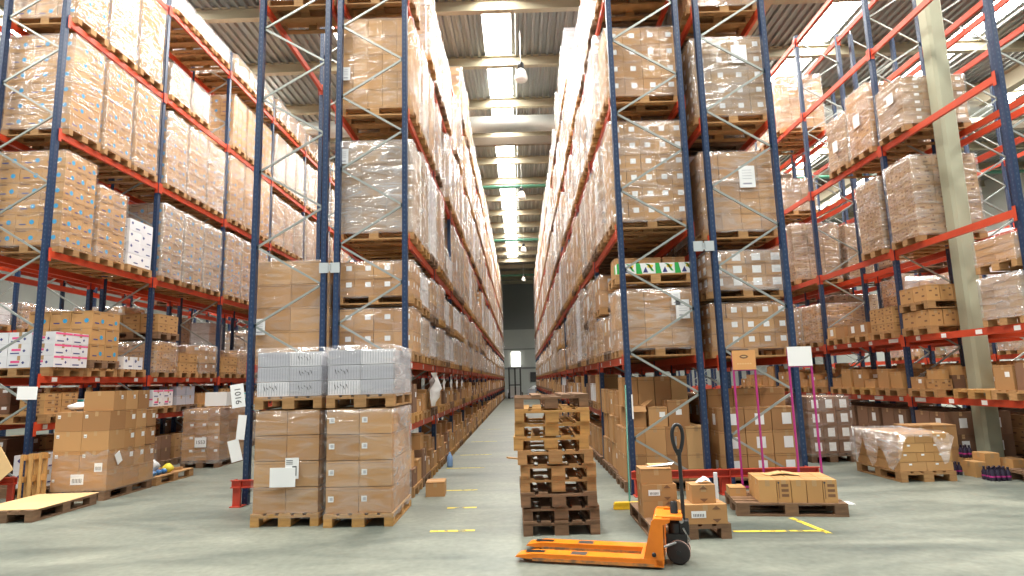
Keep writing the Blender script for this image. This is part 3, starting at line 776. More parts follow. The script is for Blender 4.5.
# racks behind and across
for b in range(0, 6):
    for s in range(3):
        for lv in (1, 2, 3):
            if rs.random() < .35: load(cap(rs.choice(pool_full), 1.48), (-9.5, sy(YB,PB,b,s), LB[lv]+.055), 'wrapped pallet behind the far left rack, %s from front, %s' % (nth(b*3+s+1), LV[lv]), pal=1)
for x, y0, P, L, W in ((-9.5, YB, PB, LB, 'far left rack'), (8.99, YD, PD, LD, 'far right rack')):
    for b in range(0, 4):
        for s in range(3):
            for lv, z in ((0, 0), (1, L[0]+.055)):
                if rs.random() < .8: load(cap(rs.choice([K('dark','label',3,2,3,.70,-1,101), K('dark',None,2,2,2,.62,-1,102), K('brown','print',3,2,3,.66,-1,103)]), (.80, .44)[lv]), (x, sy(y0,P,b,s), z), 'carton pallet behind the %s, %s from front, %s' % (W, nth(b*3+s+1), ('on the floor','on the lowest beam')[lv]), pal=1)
for b in range(0, 6):
    for s in range(3):
        for i, z in enumerate([1.5, 3.15, 5.0]):
            if i == 1 or rs.random() < .5: load(rs.choice([pool_half[2], pool_half[4], pool_half[5]]) if i < 2 else cap(rs.choice(pool_full), 1.42), (-13.5, sy(YB,PB,b,s), z+.055), 'wrapped pallet across the far-left aisle, %s from front, %s' % (nth(b*3+s+1), ('low beam','middle beam','high beam')[i]))
# ---- far right rack
WD = 'far right rack'
def dput(lv, b, s, key, near=False, **k): return put(XD, YD, PD, LD, lv, b, s, key, WD, near, **k)
pkA, pkB, pkC = K('pink','print',3,3,8,1.42,1,61), K('pink','print',4,3,7,1.38,1,62), K('pink','label',3,2,6,.88,1,63)
dput(2, 0, 2, pkA, True); dput(3, 0, 2, pkC, True, nt=[('l', -.1, .72, .2, .2)]); dput(2, 1, 0, pkB, True); dput(3, 1, 0, K('brown','print',3,2,5,1.30,1,64), True, nt=[('l', 0, .8, .22, .26)]); dput(3, 1, 1, K('pink','print',3,2,6,1.1,1,65), nt=[('l', 0, .6, .2, .24)])
dput(2, 2, 1, pkA); dput(2, 2, 2, pkB); dput(3, 2, 2, pkC); dput(4, 2, 1, K('tan',None,4,3,7,1.45,1,66)); dput(4, 2, 2, pkC)
dput(3, 3, 0, pkA); dput(2, 3, 0, pkB); dput(2, 3, 1, pkA); dput(4, 3, 1, pkA)
dput(1, 0, 0, K('pink',None,4,3,6,.58,2,67), True, extra='lower '); load(K('brown',None,3,2,3,.34,1,68), (XD, sy(YD,PD,0,0), LD[1]+.055+.146+.66), 'low wrapped load with yellow note on a second pallet, nearest in right rack', True, nt=None)
dput(1, 1, 0, K('tan','print',4,3,3,.45,-1,69)); dput(1, 1, 1, K('brown','biglabel',3,2,1,.24,-1,70)); dput(1, 1, 2, K('brown','biglabel',3,2,1,.24,-1,71)); dput(1, 2, 0, K('tan','print',4,3,5,.85,1,72), True)
dput(1, 2, 1, pkC); dput(1, 2, 2, K('tan','print',4,3,3,.45,-1,73)); dput(1, 3, 0, pkC)
z1 = LD[1] + .055
y = sy(YD, PD, 0, 2)
for k, q in enumerate(('lower', 'upper')):
    pallet_thing((XD, y, z1 + k*.432), '%s pallet of the double carton stack left of the concrete column' % q, pal=0)
    stack_on(XD, y, z1 + k*.432 + .146, 5, 2, 1, .228, .38, .27, labeller('golden carton on %s pallet' % q, 'left of column', 5, 2, 1), 'tan', 'print', seed=3+k)
z0 = LD[0] + .055; z00 = z0
for b in range(0, 4):
    for s in range(3):
        if (b, s) == (0, 1): 
            pallet_thing((XD-.02, 9.88, z0), 'empty wooden pallet on the lowest beam in front of the concrete column', pal=2); continue
        y = sy(YD, PD, b, s)
        n = nth(b*3+s+1)
        pallet_thing((XD-.02, y, z0), 'wooden pallet on the lowest beam of the far right rack, %s from front' % n, pal=(0, 2, 0)[s])
        r3 = random.Random(b*9+s); x = XD - .55; q = 0
        while x < XD + .4:
            w = r3.choice((.22, .28, .36)); h = r3.choice((.16, .22, .30, .38)); q += 1
            carton((x + w/2, y-.19 + r3.uniform(-.01,.01), z0+.146), w-.01, .36, h, '%s near-side carton on %s pallet, lowest beam, far right rack' % (nth(q), n), r3.choice(('brown','tan','brown','dark')), r3.choice((None, 'label', 'print', 'biglabel')), rz=r3.uniform(-.02,.02), seed=q)
            if r3.random() < .45: carton((x + w/2, y-.19, z0+.148+h), w-.04, .30, .16, 'small carton on top of %s near-side one, %s pallet, lowest beam, far right rack' % (nth(q), n), 'tan', None, seed=q)
            x += w + .01
        for j in range(2):
            h = r3.choice((.2, .3, .36)); carton((XD-.38+j*.40, y+.2, z0+.146), .36, .36, h, 'far-side carton on %s pallet, lowest beam, far right rack, %s' % (n, ('left','right')[j]), 'brown', r3.choice((None, 'label')), seed=j)
# ground under the far right rack: dark cartons with white labels
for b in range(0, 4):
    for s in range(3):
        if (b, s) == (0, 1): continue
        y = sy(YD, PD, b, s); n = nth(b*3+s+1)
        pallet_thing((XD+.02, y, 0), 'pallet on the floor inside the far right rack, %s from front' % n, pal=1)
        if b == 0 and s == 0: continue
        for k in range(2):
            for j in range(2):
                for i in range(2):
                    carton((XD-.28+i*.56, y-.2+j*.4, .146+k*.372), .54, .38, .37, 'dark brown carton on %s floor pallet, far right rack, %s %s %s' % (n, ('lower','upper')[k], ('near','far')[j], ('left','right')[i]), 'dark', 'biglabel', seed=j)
for b in range(0, 5):
    for s in range(3):
        for lv in (1, 2, 3):
            if rs.random() < .42 and lv < 3: load(cap(rs.choice([pkA, pkB, pkC, pool_full[1]]), (1.27, 1.48, 1.48, 1.48)[lv-1]), (8.99, sy(YD,PD,b,s), LD[lv]+.055), 'wrapped pallet behind the far right rack, %s from front, %s' % (nth(b*3+s+1), LV[lv]), pal=1)
        for i, z in enumerate([1.9, 3.7, 5.6]):
            if rs.random() < .6 and i < 2: load(cap(rs.choice(pool_full), 1.42), (13.7, sy(YD,PD,b,s), z+.055), 'wrapped pallet across the far-right aisle, %s from front, %s' % (nth(b*3+s+1), ('low beam','middle beam','high beam')[i]))

def beam_tags(rk, cx, xface, y0, z, ys, sgn):
    for k, (y, w, h) in enumerate(ys):
        m = MB(); x = xface - cx + sgn*.027; m.box(min(x, x+sgn*.002), max(x, x+sgn*.002), y-w/2-y0, y+w/2-y0, z-h/2, z+h/2, M_paper); m.build('location_label', rk)
racks = [o for o in C.objects if o.name.split('.')[0] == 'pallet_rack']
rr = random.Random(31)
for idx, cx, xf, y0, P, L, sg, nb in ((6, 7.63, 7.12, YD, PD, LD, -1, 3), (0, -2.165, -1.66, YA, PA, LA, 1, 4), (2, 2.05, 1.53, YA, PA, LC, -1, 3), (4, -8.19, -7.68, YB, PB, LB, 1, 2)):
    for lv in (0, 1):
        if idx == 2 and lv == 0: continue
        ys = []
        for b in range(nb):
            for q in range(3 if idx != 6 else 4): ys.append((y0 + b*P + .35 + q*(P-.7)/(2 if idx != 6 else 3) + rr.uniform(-.1,.1), rr.choice((.12,.14,.3) if idx == 6 else (.1,.12)), .07))
        beam_tags(racks[idx], cx, xf, y0, L[lv], ys, sg)
# ------------------------------------------------------------------ low levels of the centre aisle
for b in range(0, 7):
    for s in range(3):
        n = nth(b*3+s+1); y = sy(YA, PA, b, s); r3 = random.Random(b*3+s+50)
        # left: low beam level
        z = LA[0] + .055
        pallet_thing((XA, y, z), 'wooden pallet on the lowest beam, left centre-aisle rack, %s from front' % n, pal=(2, 0, 1)[s])
        for j in range(2):
            h = r3.choice((.18, .26, .32, .42)); w = r3.choice((.30, .40, .5))
            if r3.random() < .15: continue
            carton((XA+.58-w/2, y-.2+j*.4, z+.146), w, r3.choice((.34, .38)), h, 'carton on lowest beam, left centre-aisle rack, %s pallet, %s side' % (n, ('near','far')[j]), r3.choice(('brown','brown','tan','dark')), r3.choice((None,'label',None)), seed=j)
        if s == 1: carton((XA-.15, y, z+.146), .3, .5, .52, 'tall dark carton at the back of %s pallet, lowest beam, left centre-aisle rack' % n, 'dark', None)
        # left: floor level
        pallet_thing((XA, y, 0), 'wooden pallet on the floor, left centre-aisle rack, %s from front' % n, pal=(0, 1, 2)[s])
        for j in range(2):
            h = r3.choice((.24, .32, .42)); tn = r3.choice(('brown','brown','dark','tan')); w = r3.choice((.4, .5))
            carton((XA+.58-w/2, y-.2+j*.4, .146), w, .36, h, 'lower carton on %s floor pallet, left centre-aisle rack, %s side' % (n, ('near','far')[j]), tn, r3.choice((None,'label')), seed=j)
            if r3.random() < .5: carton((XA+.36, y-.2+j*.4, .148+h), .36, .34, .24, 'upper carton on %s floor pallet, left centre-aisle rack, %s side' % (n, ('near','far')[j]), 'brown', None, seed=j+1)
        # right: low beam level from the second bay, floor level everywhere
        if b > 0:
            z = LC[0] + .055
            pallet_thing((XC, y, z), 'wooden pallet on the lowest beam, right centre-aisle rack, %s from front' % n, pal=s)
            for j in range(2):
                h = r3.choice((.26, .35, .45, .52)); w = r3.choice((.40, .5))
                carton((XC-.58+w/2, y-.2+j*.4, z+.146), w, .37, h, 'carton on lowest beam, right centre-aisle rack, %s pallet, %s side' % (n, ('near','far')[j]), r3.choice(('brown','tan','white','dark')), r3.choice((None,'label')), seed=j)
        if b > 0 or s > 0:
            pallet_thing((XC, y, 0), 'wooden pallet on the floor, right centre-aisle rack, %s from front' % n, pal=1)
            nz = 3 if b == 0 else 1
            for k in range(nz):
                for j in range(2):
                    h = r3.choice((.40, .42)) if nz == 3 else .5
                    carton((XC-.28 + r3.uniform(-.03,.03), y-.2+j*.4, .146+k*.425), .52, .385, h if k == nz-1 else .42, '%s carton on %s floor pallet, right centre-aisle rack, %s side' % (('lower','middle','upper')[k], n, ('near','far')[j]), 'brown', r3.choice((None,'midlabel')), seed=j)
            if b == 0:
                for k in range(3): carton((XC+.3, y, .146+k*.425), .5, .76, .42, '%s carton at the back of %s floor pallet, right centre-aisle rack' % (('lower','middle','upper')[k], n), 'brown', None, seed=k)
# distant floor-level goods
mb = MB(); r4 = random.Random(5)
for x, sg in ((XA, 1), (XC, -1)):
    for b in range(7, 18):
        for s in range(3):
            y = sy(YA, PA, b, s)
            for zz in (0, 1.04):
                mb.box(x-.6, x+.6, y-.4, y+.4, zz+.02, zz+.144, M_wood2)
                for j in range(2):
                    h = r4.uniform(.3, .52); w = r4.uniform(.35, .6)
                    m = r4.choice(CB + BD + DK + [M_teal if b in (9, 10) and zz == 0 and sg > 0 else CB[0], WH[0]])
                    mb.box(min(x+sg*.6, x+sg*(.6-w)), max(x+sg*.6, x+sg*(.6-w)), y-.39+j*.4, y-.03+j*.4, zz+.146, zz+.146+h, m)
tag(mb.build('carton'), 'mass of distant cartons on the floor and lowest beams far down the centre aisle', 'box', kind='stuff')

# carton pile inside the first bay of the right rack
y0 = sy(YA, PA, 0, 0)
pallet_thing((XC-.02, y0, 0), 'dark pallet under the brown carton pile at the front of the right centre-aisle rack', pal=1)
Wd = .29
for k in range(2):
    for i in range(4):
        carton((XC-.44+i*.294, y0-.2, .146+k*.372), Wd, .38, .37, 'brown carton of the pile in the first right bay, %s layer, %s from left' % (('bottom','second')[k], nth(i+1)), 'brown', None, seed=i)
for k in range(2):
    for i in range(2): carton((XC-.30+i*.59, y0+.2, .146+k*.372), .57, .38, .37, 'brown carton behind the pile in the first right bay, %s layer, %s' % (('bottom','second')[k], ('left','right')[i]), 'brown', None, seed=i)
open_carton((XC-.40, y0-.15, .892), .30, .34, .30, 'open brown carton with bent flaps on top of the pile in the first right bay')
carton((XC-.08, y0-.17, .892), .27, .36, .28, 'brown carton in the middle of the third layer, first right bay', 'brown', 'label', seed=1)
carton((XC+.22, y0-.17, .892), .30, .36, .37, 'brown carton with small label right of the middle, third layer, first right bay', 'brown', 'midlabel', seed=2)
for i in range(4): carton((XC-.40+i*.25, y0+.22, .892+(.0)), .24, .34, .72, 'tall brown carton at the back of the pile, %s from left, first right bay' % nth(i+1), 'brown', None, seed=i)
# cartons with white labels in the first bay behind the magenta stands
pallet_thing((XCO, y0+.02, 0), 'pallet under the white-labelled cartons behind the magenta sign stands', pal=1)
for k in range(3):
    for i in range(3):
        carton((XCO-.39+i*.39, y0-.17, .146+k*.33), .38, .38, .325, 'brown carton with large white label behind the magenta stands, %s layer, %s from left' % (('bottom','middle','top')[k], nth(i+1)), 'brown', 'biglabel', seed=k)
for i in range(3): carton((XCO-.39+i*.39, y0+.22, .146), .38, .36, 1.25, 'tall brown carton behind the white-labelled ones, %s from left' % nth(i+1), 'brown', 'label', seed=i)
for b in range(0, 4):
    for s in range(3):
        if b == 0 and s == 0: continue
        y = sy(YA, PA, b, s); n = nth(b*3+s+1)
        load(K('brown','biglabel',3,2,3,1.1 if s else .85,1 if s % 2 else -1,81+s), (XCO, y, 0), 'carton pallet on the floor of the rack behind the magenta stands, %s from front' % n, pal=1)

# ------------------------------------------------------------------ foreground pallets, left
def tall_pallet(x, y, rz, label_low, label_up, mark, side_label, grey_seed, px):
    """lower load: 4 layers of big cartons, upper load: grey bundled cartons"""
    t = thing('pallet_load', label_low, 'pallet load', (x, y, 0), rz)
    p = bpy.data.objects.new('pallet', None); C.objects.link(p); p.parent = t; p.rotation_euler = (0,0,PI/2)
    pallet_parts(p, M_wood3, 3)
    r5 = random.Random(px)
    for k, (za, zb) in enumerate(split(.146, 1.335, 4)):
        for i, (xa, xb) in enumerate(split(-.385, .385, 2)):
            for j, (ya, yb) in enumerate(split(-.58, .58, 3)):
                m = MB(); m.box(-(xb-xa)/2, (xb-xa)/2, -(yb-ya)/2, (yb-ya)/2, 0, zb-za-.003, CB[r5.choice((0,0,1))])
                rect(m, 't', (0,0,zb-za-.001), xb-xa, .05, M_tape); rect(m, 'f', (0,-(yb-ya)/2-.001,(zb-za)*.9), (xb-xa)*.9, .004, M_seam)
                c = m.build('carton', t, ((xa+xb)/2, (ya+yb)/2, za))
                if mark and j == 0:
                    q = MB(); rect(q, 'f', (-.13, -(yb-ya)/2-.003, .16), .065, .065, M_paper); rect(q, 'f', (-.125, -(yb-ya)/2-.0036, .16), .035, .035, GY[0]); q.build('label', c)
    w = link('stretch_wrap', wrap_data(1.175, .403, .598, .09, .014, FILM[0], seed=px, side=FILM[2]), t)  # whiter film on the right side paints in the skylight reflection
    t2 = thing('pallet_load', label_up, 'pallet load', (x+.01, y, 1.345), rz)
    p = bpy.data.objects.new('pallet', None); C.objects.link(p); p.parent = t2; p.rotation_euler = (0,0,PI/2)
    pallet_parts(p, M_wood, 4)
    for k, (za, zb) in enumerate(split(.146, .68, 3)):
        for i, (xa, xb) in enumerate(split(-.39, .39, 2)):
            for j, (ya, yb) in enumerate(split(-.58, .58, 3)):
                m = MB(); m.box(-(xb-xa)/2, (xb-xa)/2, -(yb-ya)/2, (yb-ya)/2, 0, zb-za, GY[0] if (i+j+k) % 3 else WH[1])
                marks(m, -(xb-xa)/2, (xb-xa)/2, -(yb-ya)/2, (yb-ya)/2, 0, zb-za, 'script', r5, 'flr')
                m.build('bundle', t2, ((xa+xb)/2, (ya+yb)/2, za))
    link('stretch_wrap', wrap_data(.55, .403, .598, .12, .016, FILM[0], seed=px+1, side=FILM[2]), t2)  # same painted skylight reflection on the right side
    return t, t2
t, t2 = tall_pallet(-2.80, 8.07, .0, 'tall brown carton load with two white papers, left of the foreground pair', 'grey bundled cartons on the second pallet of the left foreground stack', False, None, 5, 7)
for (u, z, w, h) in ((.085, .66, .16, .24), (-.02, .56, .30, .22)):
    m = MB(); m.box(u-w/2, u+w/2, -.628-(.01 if w > .2 else 0), -.625, z-h/2, z+h/2, M_paper)
    if w < .2:
        for q in range(3): rect(m, 'f', (u-.03, -.6295, z+.09-q*.02), .08, .007, M_ink)
        rect(m, 'f', (u+.03, -.6295, z-.03), .05, .11, M_ink)
    m.build('shipping_note', t)['label'] = 'white paper note'
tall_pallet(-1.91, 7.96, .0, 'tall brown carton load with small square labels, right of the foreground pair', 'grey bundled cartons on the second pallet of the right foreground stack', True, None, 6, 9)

# ------------------------------------------------------------------ stack of empty pallets
r6 = random.Random(21)
for k in range(10):
    dx = [0, .01, -.02, -.01, 0, -.03, -.06, -.05, -.04, -.06][k]
    place = 'bottom' if k == 0 else 'top' if k == 9 else nth(k+1) + ' from the bottom'
    pt = pallet_thing((.375+dx, 7.36 + r6.uniform(-.03,.03), k*.1445), 'empty wooden pallet, %s of the free-standing stack in the centre aisle' % place, PI/2 + r6.uniform(-.025,.025), (1,1,1,0,0,0,2,2,2,1)[k], True, k, .006)
    if k == 5: stack6 = pt
mb = MB(); mb.bar((-.17, 6.76, .80), (.0, 6.80, .775), .07, .014, M_wood)
o = mb.build('broken_board', stack6); bpy.context.view_layer.update(); o.matrix_parent_inverse = stack6.matrix_world.inverted()

# ------------------------------------------------------------------ pallet jack
def jack():
    t = thing('pallet_jack', 'orange hand pallet jack with black handle in front of the empty pallets', 'pallet jack', (-.03, 6.09, 0), -.2695)
    for s, y in ((1, -.19), (-1, .19)):
        mb = MB()
        # fork: long channel with tapered nose
        P = [(0.0,.045),(.10,.035),(1.24,.020),(1.24,.082),(.16,.082),(.02,.060)]
        mb.prism(P, y-.075, y+.075, M_orange)
        f = bevel(mb.build('fork', t), .006)
        mb = MB(); mb.box(.16, 1.22, y-.079, y-.075, .020, .045, M_yjack); mb.box(.09, .26, y-.035, y+.035, .0825, .0845, M_black)
        mb.build('worn_edge', f)
        mb = MB()
        for yy in (-.03, .03): mb.lathe([(.0,-.018),(.028,-.018),(.03,-.01),(.03,.01),(.028,.018),(0,.018)], M_rim, (.20, y+yy, .031), 14, 'y')
        mb.build('load_roller', t)
        mb = MB(); mb.box(.50, .64, y-.05, y+.05, .082, .0835, M_steel); mb.build('worn_patch', f)
    # rear body: side plates leaning to the mast, top cap
    mb = MB()
    for y in (-.262, .232): mb.prism([(1.12,.02),(1.30,.02),(1.31,.36),(1.37,.385),(1.37,.41),(1.24,.41),(1.215,.385)], y, y+.03, M_orange)
    mb.box(1.225, 1.30, -.25, .25, .10, .40, M_orange); mb.box(1.24, 1.47, -.14, .14, .375, .41, M_orange); mb.box(1.10, 1.30, -.262, .262, .02, .085, M_orange)
    b = bevel(mb.build('chassis', t), .008, 2)
    mb = MB(); mb.lathe([(0,-.012),(.018,-.012),(.018,.0),(0,.0)], M_black, (1.225, -.262, .12), 14, 'y'); mb.build('pivot_bolt', b)
    # hydraulic pump
    mb = MB(); mb.lathe([(0,0),(.055,0),(.06,.03),(.06,.16),(.045,.18),(.035,.20),(.03,.34),(0,.34)], M_black, (1.40, 0, .17), 18); mb.box(1.32, 1.50, -.07, .07, .15, .25, M_black); mb.box(1.44,1.52,-.05,.05,.24,.36, M_black)
    bevel(mb.build('hydraulic_pump', t), .004)
    mb = MB(); mb.tube([(1.46,-.09,.36),(1.46,.09,.36)], .018, M_steel); mb.tube([(1.47,-.06,.30),(1.52,-.06,.20),(1.47,-.04,.14)], .009, M_steel); mb.tube([(1.30,-.16,.16),(1.44,-.05,.19)], .012, M_steel)
    mb.build('linkage', t)
    for y in (-.065, .065):
        mb = MB(); c = (1.42, y, .10); mb.lathe([(.0,-.028),(.03,-.03),(.06,-.022),(.085,-.026),(.098,-.022),(.10,0),(.098,.022),(.085,.026),(.06,.022),(.03,.03),(0,.028)], M_rub, c, 28, 'y')
        w = mb.build('steering_wheel', t); w['label'] = 'dark rubber steering wheel'
        mb = MB(); mb.lathe([(.098,-.018),(.1015,-.012),(.1015,.012),(.098,.018)], M_rim, c, 28, 'y'); mb.build('tyre', w)
    mb = MB(); mb.tube([(1.42,-.1,.10),(1.42,.1,.10)], .02, M_black); mb.bar((1.42,0,.12),(1.42,0,.2),.06,.09,M_black); mb.build('axle', t)
    # handle: shaft and loop grip
    mb = MB(); mb.tube([(1.475,0,.30),(1.478,0,.60),(1.475,0,.93)], .017, M_black, 12); mb.build('handle_shaft', t)
    pts = []
    for k in range(33):
        a = 2*PI*k/32; ww = .062*(.55+.45*max(0, math.sin(a)*.5+.5)); pts.append((1.47 + math.sin(a+PI/2)*ww*.9, math.sin(a+PI/2)*ww*.4, 1.05 + math.sin(a)*.125))
    mb = MB(); mb.tube(pts, .017, M_black, 10, False); mb.tube([(1.472,0,.91),(1.470,0,.96)], .024, M_black); g = mb.build('handle_grip', t)
    mb = MB(); mb.bar((1.455,0,.99),(1.455,0,1.07), .012, .03, M_steel); mb.build('lever', g)
jack()

# ------------------------------------------------------------------ small pallet with marked boxes behind the jack
pallet_thing((1.645, 7.05, 0), 'old pallet holding boxes with black triangle marks, beside the jack wheel', PI/2, 1, True, 5)
def tri_marks(o, face, cx, cy, cz, w, s=.045):
    m = MB()
    m.poly([on_face(face, (cx, cy, cz+.045), -s, 0), on_face(face, (cx, cy, cz+.045), s, 0), on_face(face, (cx, cy, cz+.045), 0, s*.8)], M_inkb)
    m.poly([on_face(face, (cx, cy, cz-.045), s, 0), on_face(face, (cx, cy, cz-.045), -s, 0), on_face(face, (cx, cy, cz-.045), 0, -s*.8)], M_inkb)
    m.build('handling_mark', o)
zp = .145
def tbox(x, y, z, w, d, h, label, u=.08, lab=True):
    o = carton((x, y, z), w, d, h, label, 'brown', 'plain', lab=[('f', -w*.16, h*.5, w*.34, h*.36)] if lab else None)
    tri_marks(o, 'f', u, -d/2-.003, h*.5, w, min(.045, h*.24)); return o
tbox(1.43, 6.95, zp, .36, .30, .165, 'lowest of three boxes stacked at the left on the small pallet by the jack', .09, False)
tbox(1.43, 6.95, zp+.167, .36, .30, .165, 'middle of the left three boxes, with barcode label and black triangles')
carton((1.41, 6.96, zp+.334), .33, .28, .16, 'plain box, topmost of the three at the left on the small pallet', 'brown', None)
mb = MB(); mb.poly([(1.33,6.95,zp+.497),(1.60,6.90,zp+.52),(1.66,7.03,zp+.53),(1.42,7.07,zp+.50)], M_paper); mb.box(1.36,1.56,6.98,7.09,zp+.4955,zp+.515,M_kraft); tag(mb.build('paper_sheet'), 'white paper and card lying on the top left box behind the jack handle', 'paper')
tbox(1.80, 6.60, zp, .43, .30, .185, 'wide box with barcode label and black triangles at the front of the small pallet', .11)
tbox(1.81, 6.62, zp+.187, .24, .22, .18, 'small box with black triangles on top of the wide labelled box', .0, False)
mb = MB(); r7 = random.Random(2)
G = [[(1.78+.035*i+r7.uniform(-.008,.008), 6.56+.035*j, zp+.372+ .05*math.sin(PI*i/4)*math.sin(PI*(j+.5)/4)+r7.uniform(0,.02)) for i in range(5)] for j in range(4)]
mb.grid(G, M_bag, smooth=False); tag(mb.build('crumpled_paper'), 'crumpled white paper on the small triangle-marked box', 'paper')
mb = MB(); mb.box(2.065, 2.105, 6.98, 7.0, .0, .56, WH[1]); tag(bevel(mb.build('wooden_stick')), 'narrow white stick standing upright behind the small triangle-marked box', 'slat')
# ------------------------------------------------------------------ low pallet with a row of cartons
R9 = -.155
def dl(x, y, z=0):  # local frame of the right front pallet
    return (3.09 + x*math.cos(R9) - y*math.sin(R9), 7.74 + x*math.sin(R9) + y*math.cos(R9), z)
pallet_thing(dl(0, 0), 'low dark pallet with one row of upright cartons in front of the magenta stands', R9, 1, True, 8)
for i, w in enumerate((.20, .155, .165, .175, .155)):
    x = -.335 + sum((.20, .155, .165, .175, .155)[:i]) + w/2
    for j in range(2):
        o = carton(dl(x, -.22+j*.30, zp), w-.008, .29, .25, '%s row carton on the low front right pallet, %s from left' % (('front','back')[j], nth(i+1)), 'tan', 'plain', R9, seed=i)
        if j == 0 and i in (1, 4):
            m = MB()
            for q in range(3): rect(m, 'f', (.01, -.1465, .19-q*.055), w*.5, .03, M_inkb)
            rect(m, 'f', (-w*.36, -.1465, .13), .008, .17, M_inkb); m.disc((-w*.36, -.1465, .22), .012, M_ink, 'f'); m.build('printing', o)
mb = MB()
for sx in (-1, 1): mb.bar(dl(.02, .05, zp+.285), dl(.02+sx*.20, .0, zp+.256), .16, .004, CB[3])
tag(mb.build('cardboard_flap'), 'bent cardboard piece lying on the row of cartons, front right pallet', 'cardboard')
carton(dl(-.50, .16, zp), .19, .26, .10, 'flat little carton at the left end of the low front right pallet', 'tan', None, R9)
mb = MB(); mb.box(3.76, 4.02, 7.88, 8.06, .002, .012, M_paper); tag(mb.build('paper_sheet'), 'white sheet on the floor right of the low front pallet', 'paper')

# ------------------------------------------------------------------ magenta sign stands
def stand(xl, xr, y, ztop, label, sign_m, logo, lean):
    t = thing('sign_stand', label, 'sign stand', ((xl+xr)/2, y, 0))
    cx = (xl+xr)/2; w = (xr-xl)/2
    for s in (-1, 1):
        mb = MB(); mb.bar((s*w+lean, 0, .02), (s*w, 0, ztop), .022, .022, M_magen); mb.build('post', t)
        mb = MB(); mb.bar((s*w+lean, -.16, .011), (s*w+lean, .16, .011), .024, .022, M_magen); mb.build('foot', t)
    mb = MB(); mb.bar((-w, 0, ztop-.235), (w, 0, ztop-.235), .02, .02, M_magen); mb.bar((-w+lean, 0, .14), (w+lean, 0, .14), .02, .02, M_magen); mb.build('crossbar', t)
    mb = MB(); mb.box(-w-.012, w+.012, -.018, -.013, ztop-.23, ztop+.03, sign_m)
    if logo:
        P = [(.0+.06*math.cos(a), -.0195, ztop-.055+.026*math.sin(a)*abs(math.sin(a))**.3) for a in [2*PI*k/20 for k in range(20)]]; mb.poly(P, M_inkb)
        P = [(.0+.035*math.cos(a), -.0205, ztop-.055+.008*math.sin(a)) for a in [2*PI*k/12 for k in range(12)]]; mb.poly(P, M_kraft)
        for q in range(6): rect(mb, 'f', (-.085+q*.034, -.0195, ztop-.15), .02, .014, mat('sign_letters', (.75, .5, .25), .6) if 'sign_letters' not in bpy.data.materials else bpy.data.materials['sign_letters'])
    mb.build('sign_panel', t)['label'] = 'orange-brown sign with dark oval emblem' if logo else 'blank white sign'
stand(2.88, 3.17, 8.48, 1.90, 'magenta tube stand with an orange-brown sign and dark oval emblem', M_kraft if False else mat('sign_orange', (.66, .33, .12), .6), True, .0)
stand(3.63, 3.93, 8.48, 1.93, 'magenta tube stand with a blank white sign, right of the emblem one', M_paper, False, .0)

# ------------------------------------------------------------------ rack end guards
def guard(x0, x1, y, label, z1=.34, feet=None, xf=None):
    t = thing('rack_guard', label, 'guard rail', ((x0+x1)/2, y, 0)); cx = (x0+x1)/2
    mb = MB(); a, b = x0-cx, x1-cx
    mb.box(a, b, -.01, .0, z1-.105, z1, M_guard); mb.box(a, b, -.05, -.01, z1-.012, z1, M_guard); mb.box(a, b, -.05, -.01, z1-.105, z1-.093, M_guard); mb.build('rail', t)
    for f in (feet or (x0, x1-.12)):
        mb = MB(); q = f-cx
        mb.box(q, q+.12, -.012, 0, 0, z1-.0, M_guard); mb.box(q, q+.012, 0, .10, 0, z1, M_guard); mb.box(q+.108, q+.12, -.05, .0, 0, z1, M_guard); mb.box(q-.02, q+.14, -.06, .12, 0, .012, M_guard)
        mb.build('foot', t)
guard(1.47, 4.02, 8.76, 'long red guard rail across the feet of the right rack ends', .34, (1.52, 2.69, 3.88))
guard(-4.02, -1.60, 8.76, 'red guard rail at the left rack ends, mostly hidden by the tall loads', .36, (-4.0, -2.83, -1.74))
guard(-10.1, -7.60, 9.5, 'red guard rail at the far left rack foot, behind the cardboard sheet', .38, (-10.08, -8.9, -7.74))

# ------------------------------------------------------------------ broom
t = thing('broom', 'broom with yellow head and green handle leaning on the right rack upright', 'broom', (1.27, 7.98, 0))
mb = MB(); mb.prism([(-.17,.05),(.17,.05),(.15,.085),(-.15,.085)], -.035, .035, M_broomy); bevel(mb.build('broom_head', t))
mb = MB()
rB = random.Random(4)
for i in range(24):
    for j in range(4):
        x = -.155 + i*.0135; y = -.026 + j*.017; mb.bar((x, y, .052), (x*1.06, y*1.4, .002), .011, .012, M_broomy)
mb.build('bristles', t)
mb = MB(); mb.tube([(.035, .02, .075), (.205, .905, 1.50)], .012, M_broomg); mb.build('handle', t)

# ------------------------------------------------------------------ left foreground
pallet_thing((-6.62, 8.66, 0), 'empty pallet on the floor at the lower left, under a tan board', PI/2, 1, True, 12)
mb = MB(); mb.box(-.44, .43, -.60, .62, 0, .006, M_kraft); tag(mb.build('cardboard_sheet', None, (-6.65, 8.70, .148), (0, 0, .03)), 'tan cardboard sheet lying on the empty pallet at the lower left', 'cardboard')
t = pallet_thing((0, 0, 0), 'small half pallet standing upright between the red guard and the taped carton pile', 0, 2, True, 13)
t.matrix_world = Matrix.Translation((-7.275, 9.31, .375)) @ Matrix.Rotation(-.12, 4, 'X') @ Matrix.Rotation(-.10, 4, 'Y') @ Matrix(((0,1,0,0),(0,0,1,0),(1,0,0,0),(0,0,0,1))) @ Matrix.Diagonal((.60, .40, .9, 1))
mb = MB(); mb.prism([(-.20,.0),(.34,.52),(-.02,1.02),(-.62,.55)], -.004, .004, M_kraft)
tag(mb.build('cardboard', None, (-7.84, 9.22, .0), (-.10, 0, 0)), 'tan cardboard panel leaning at the left edge beside the blue upright', 'cardboard')
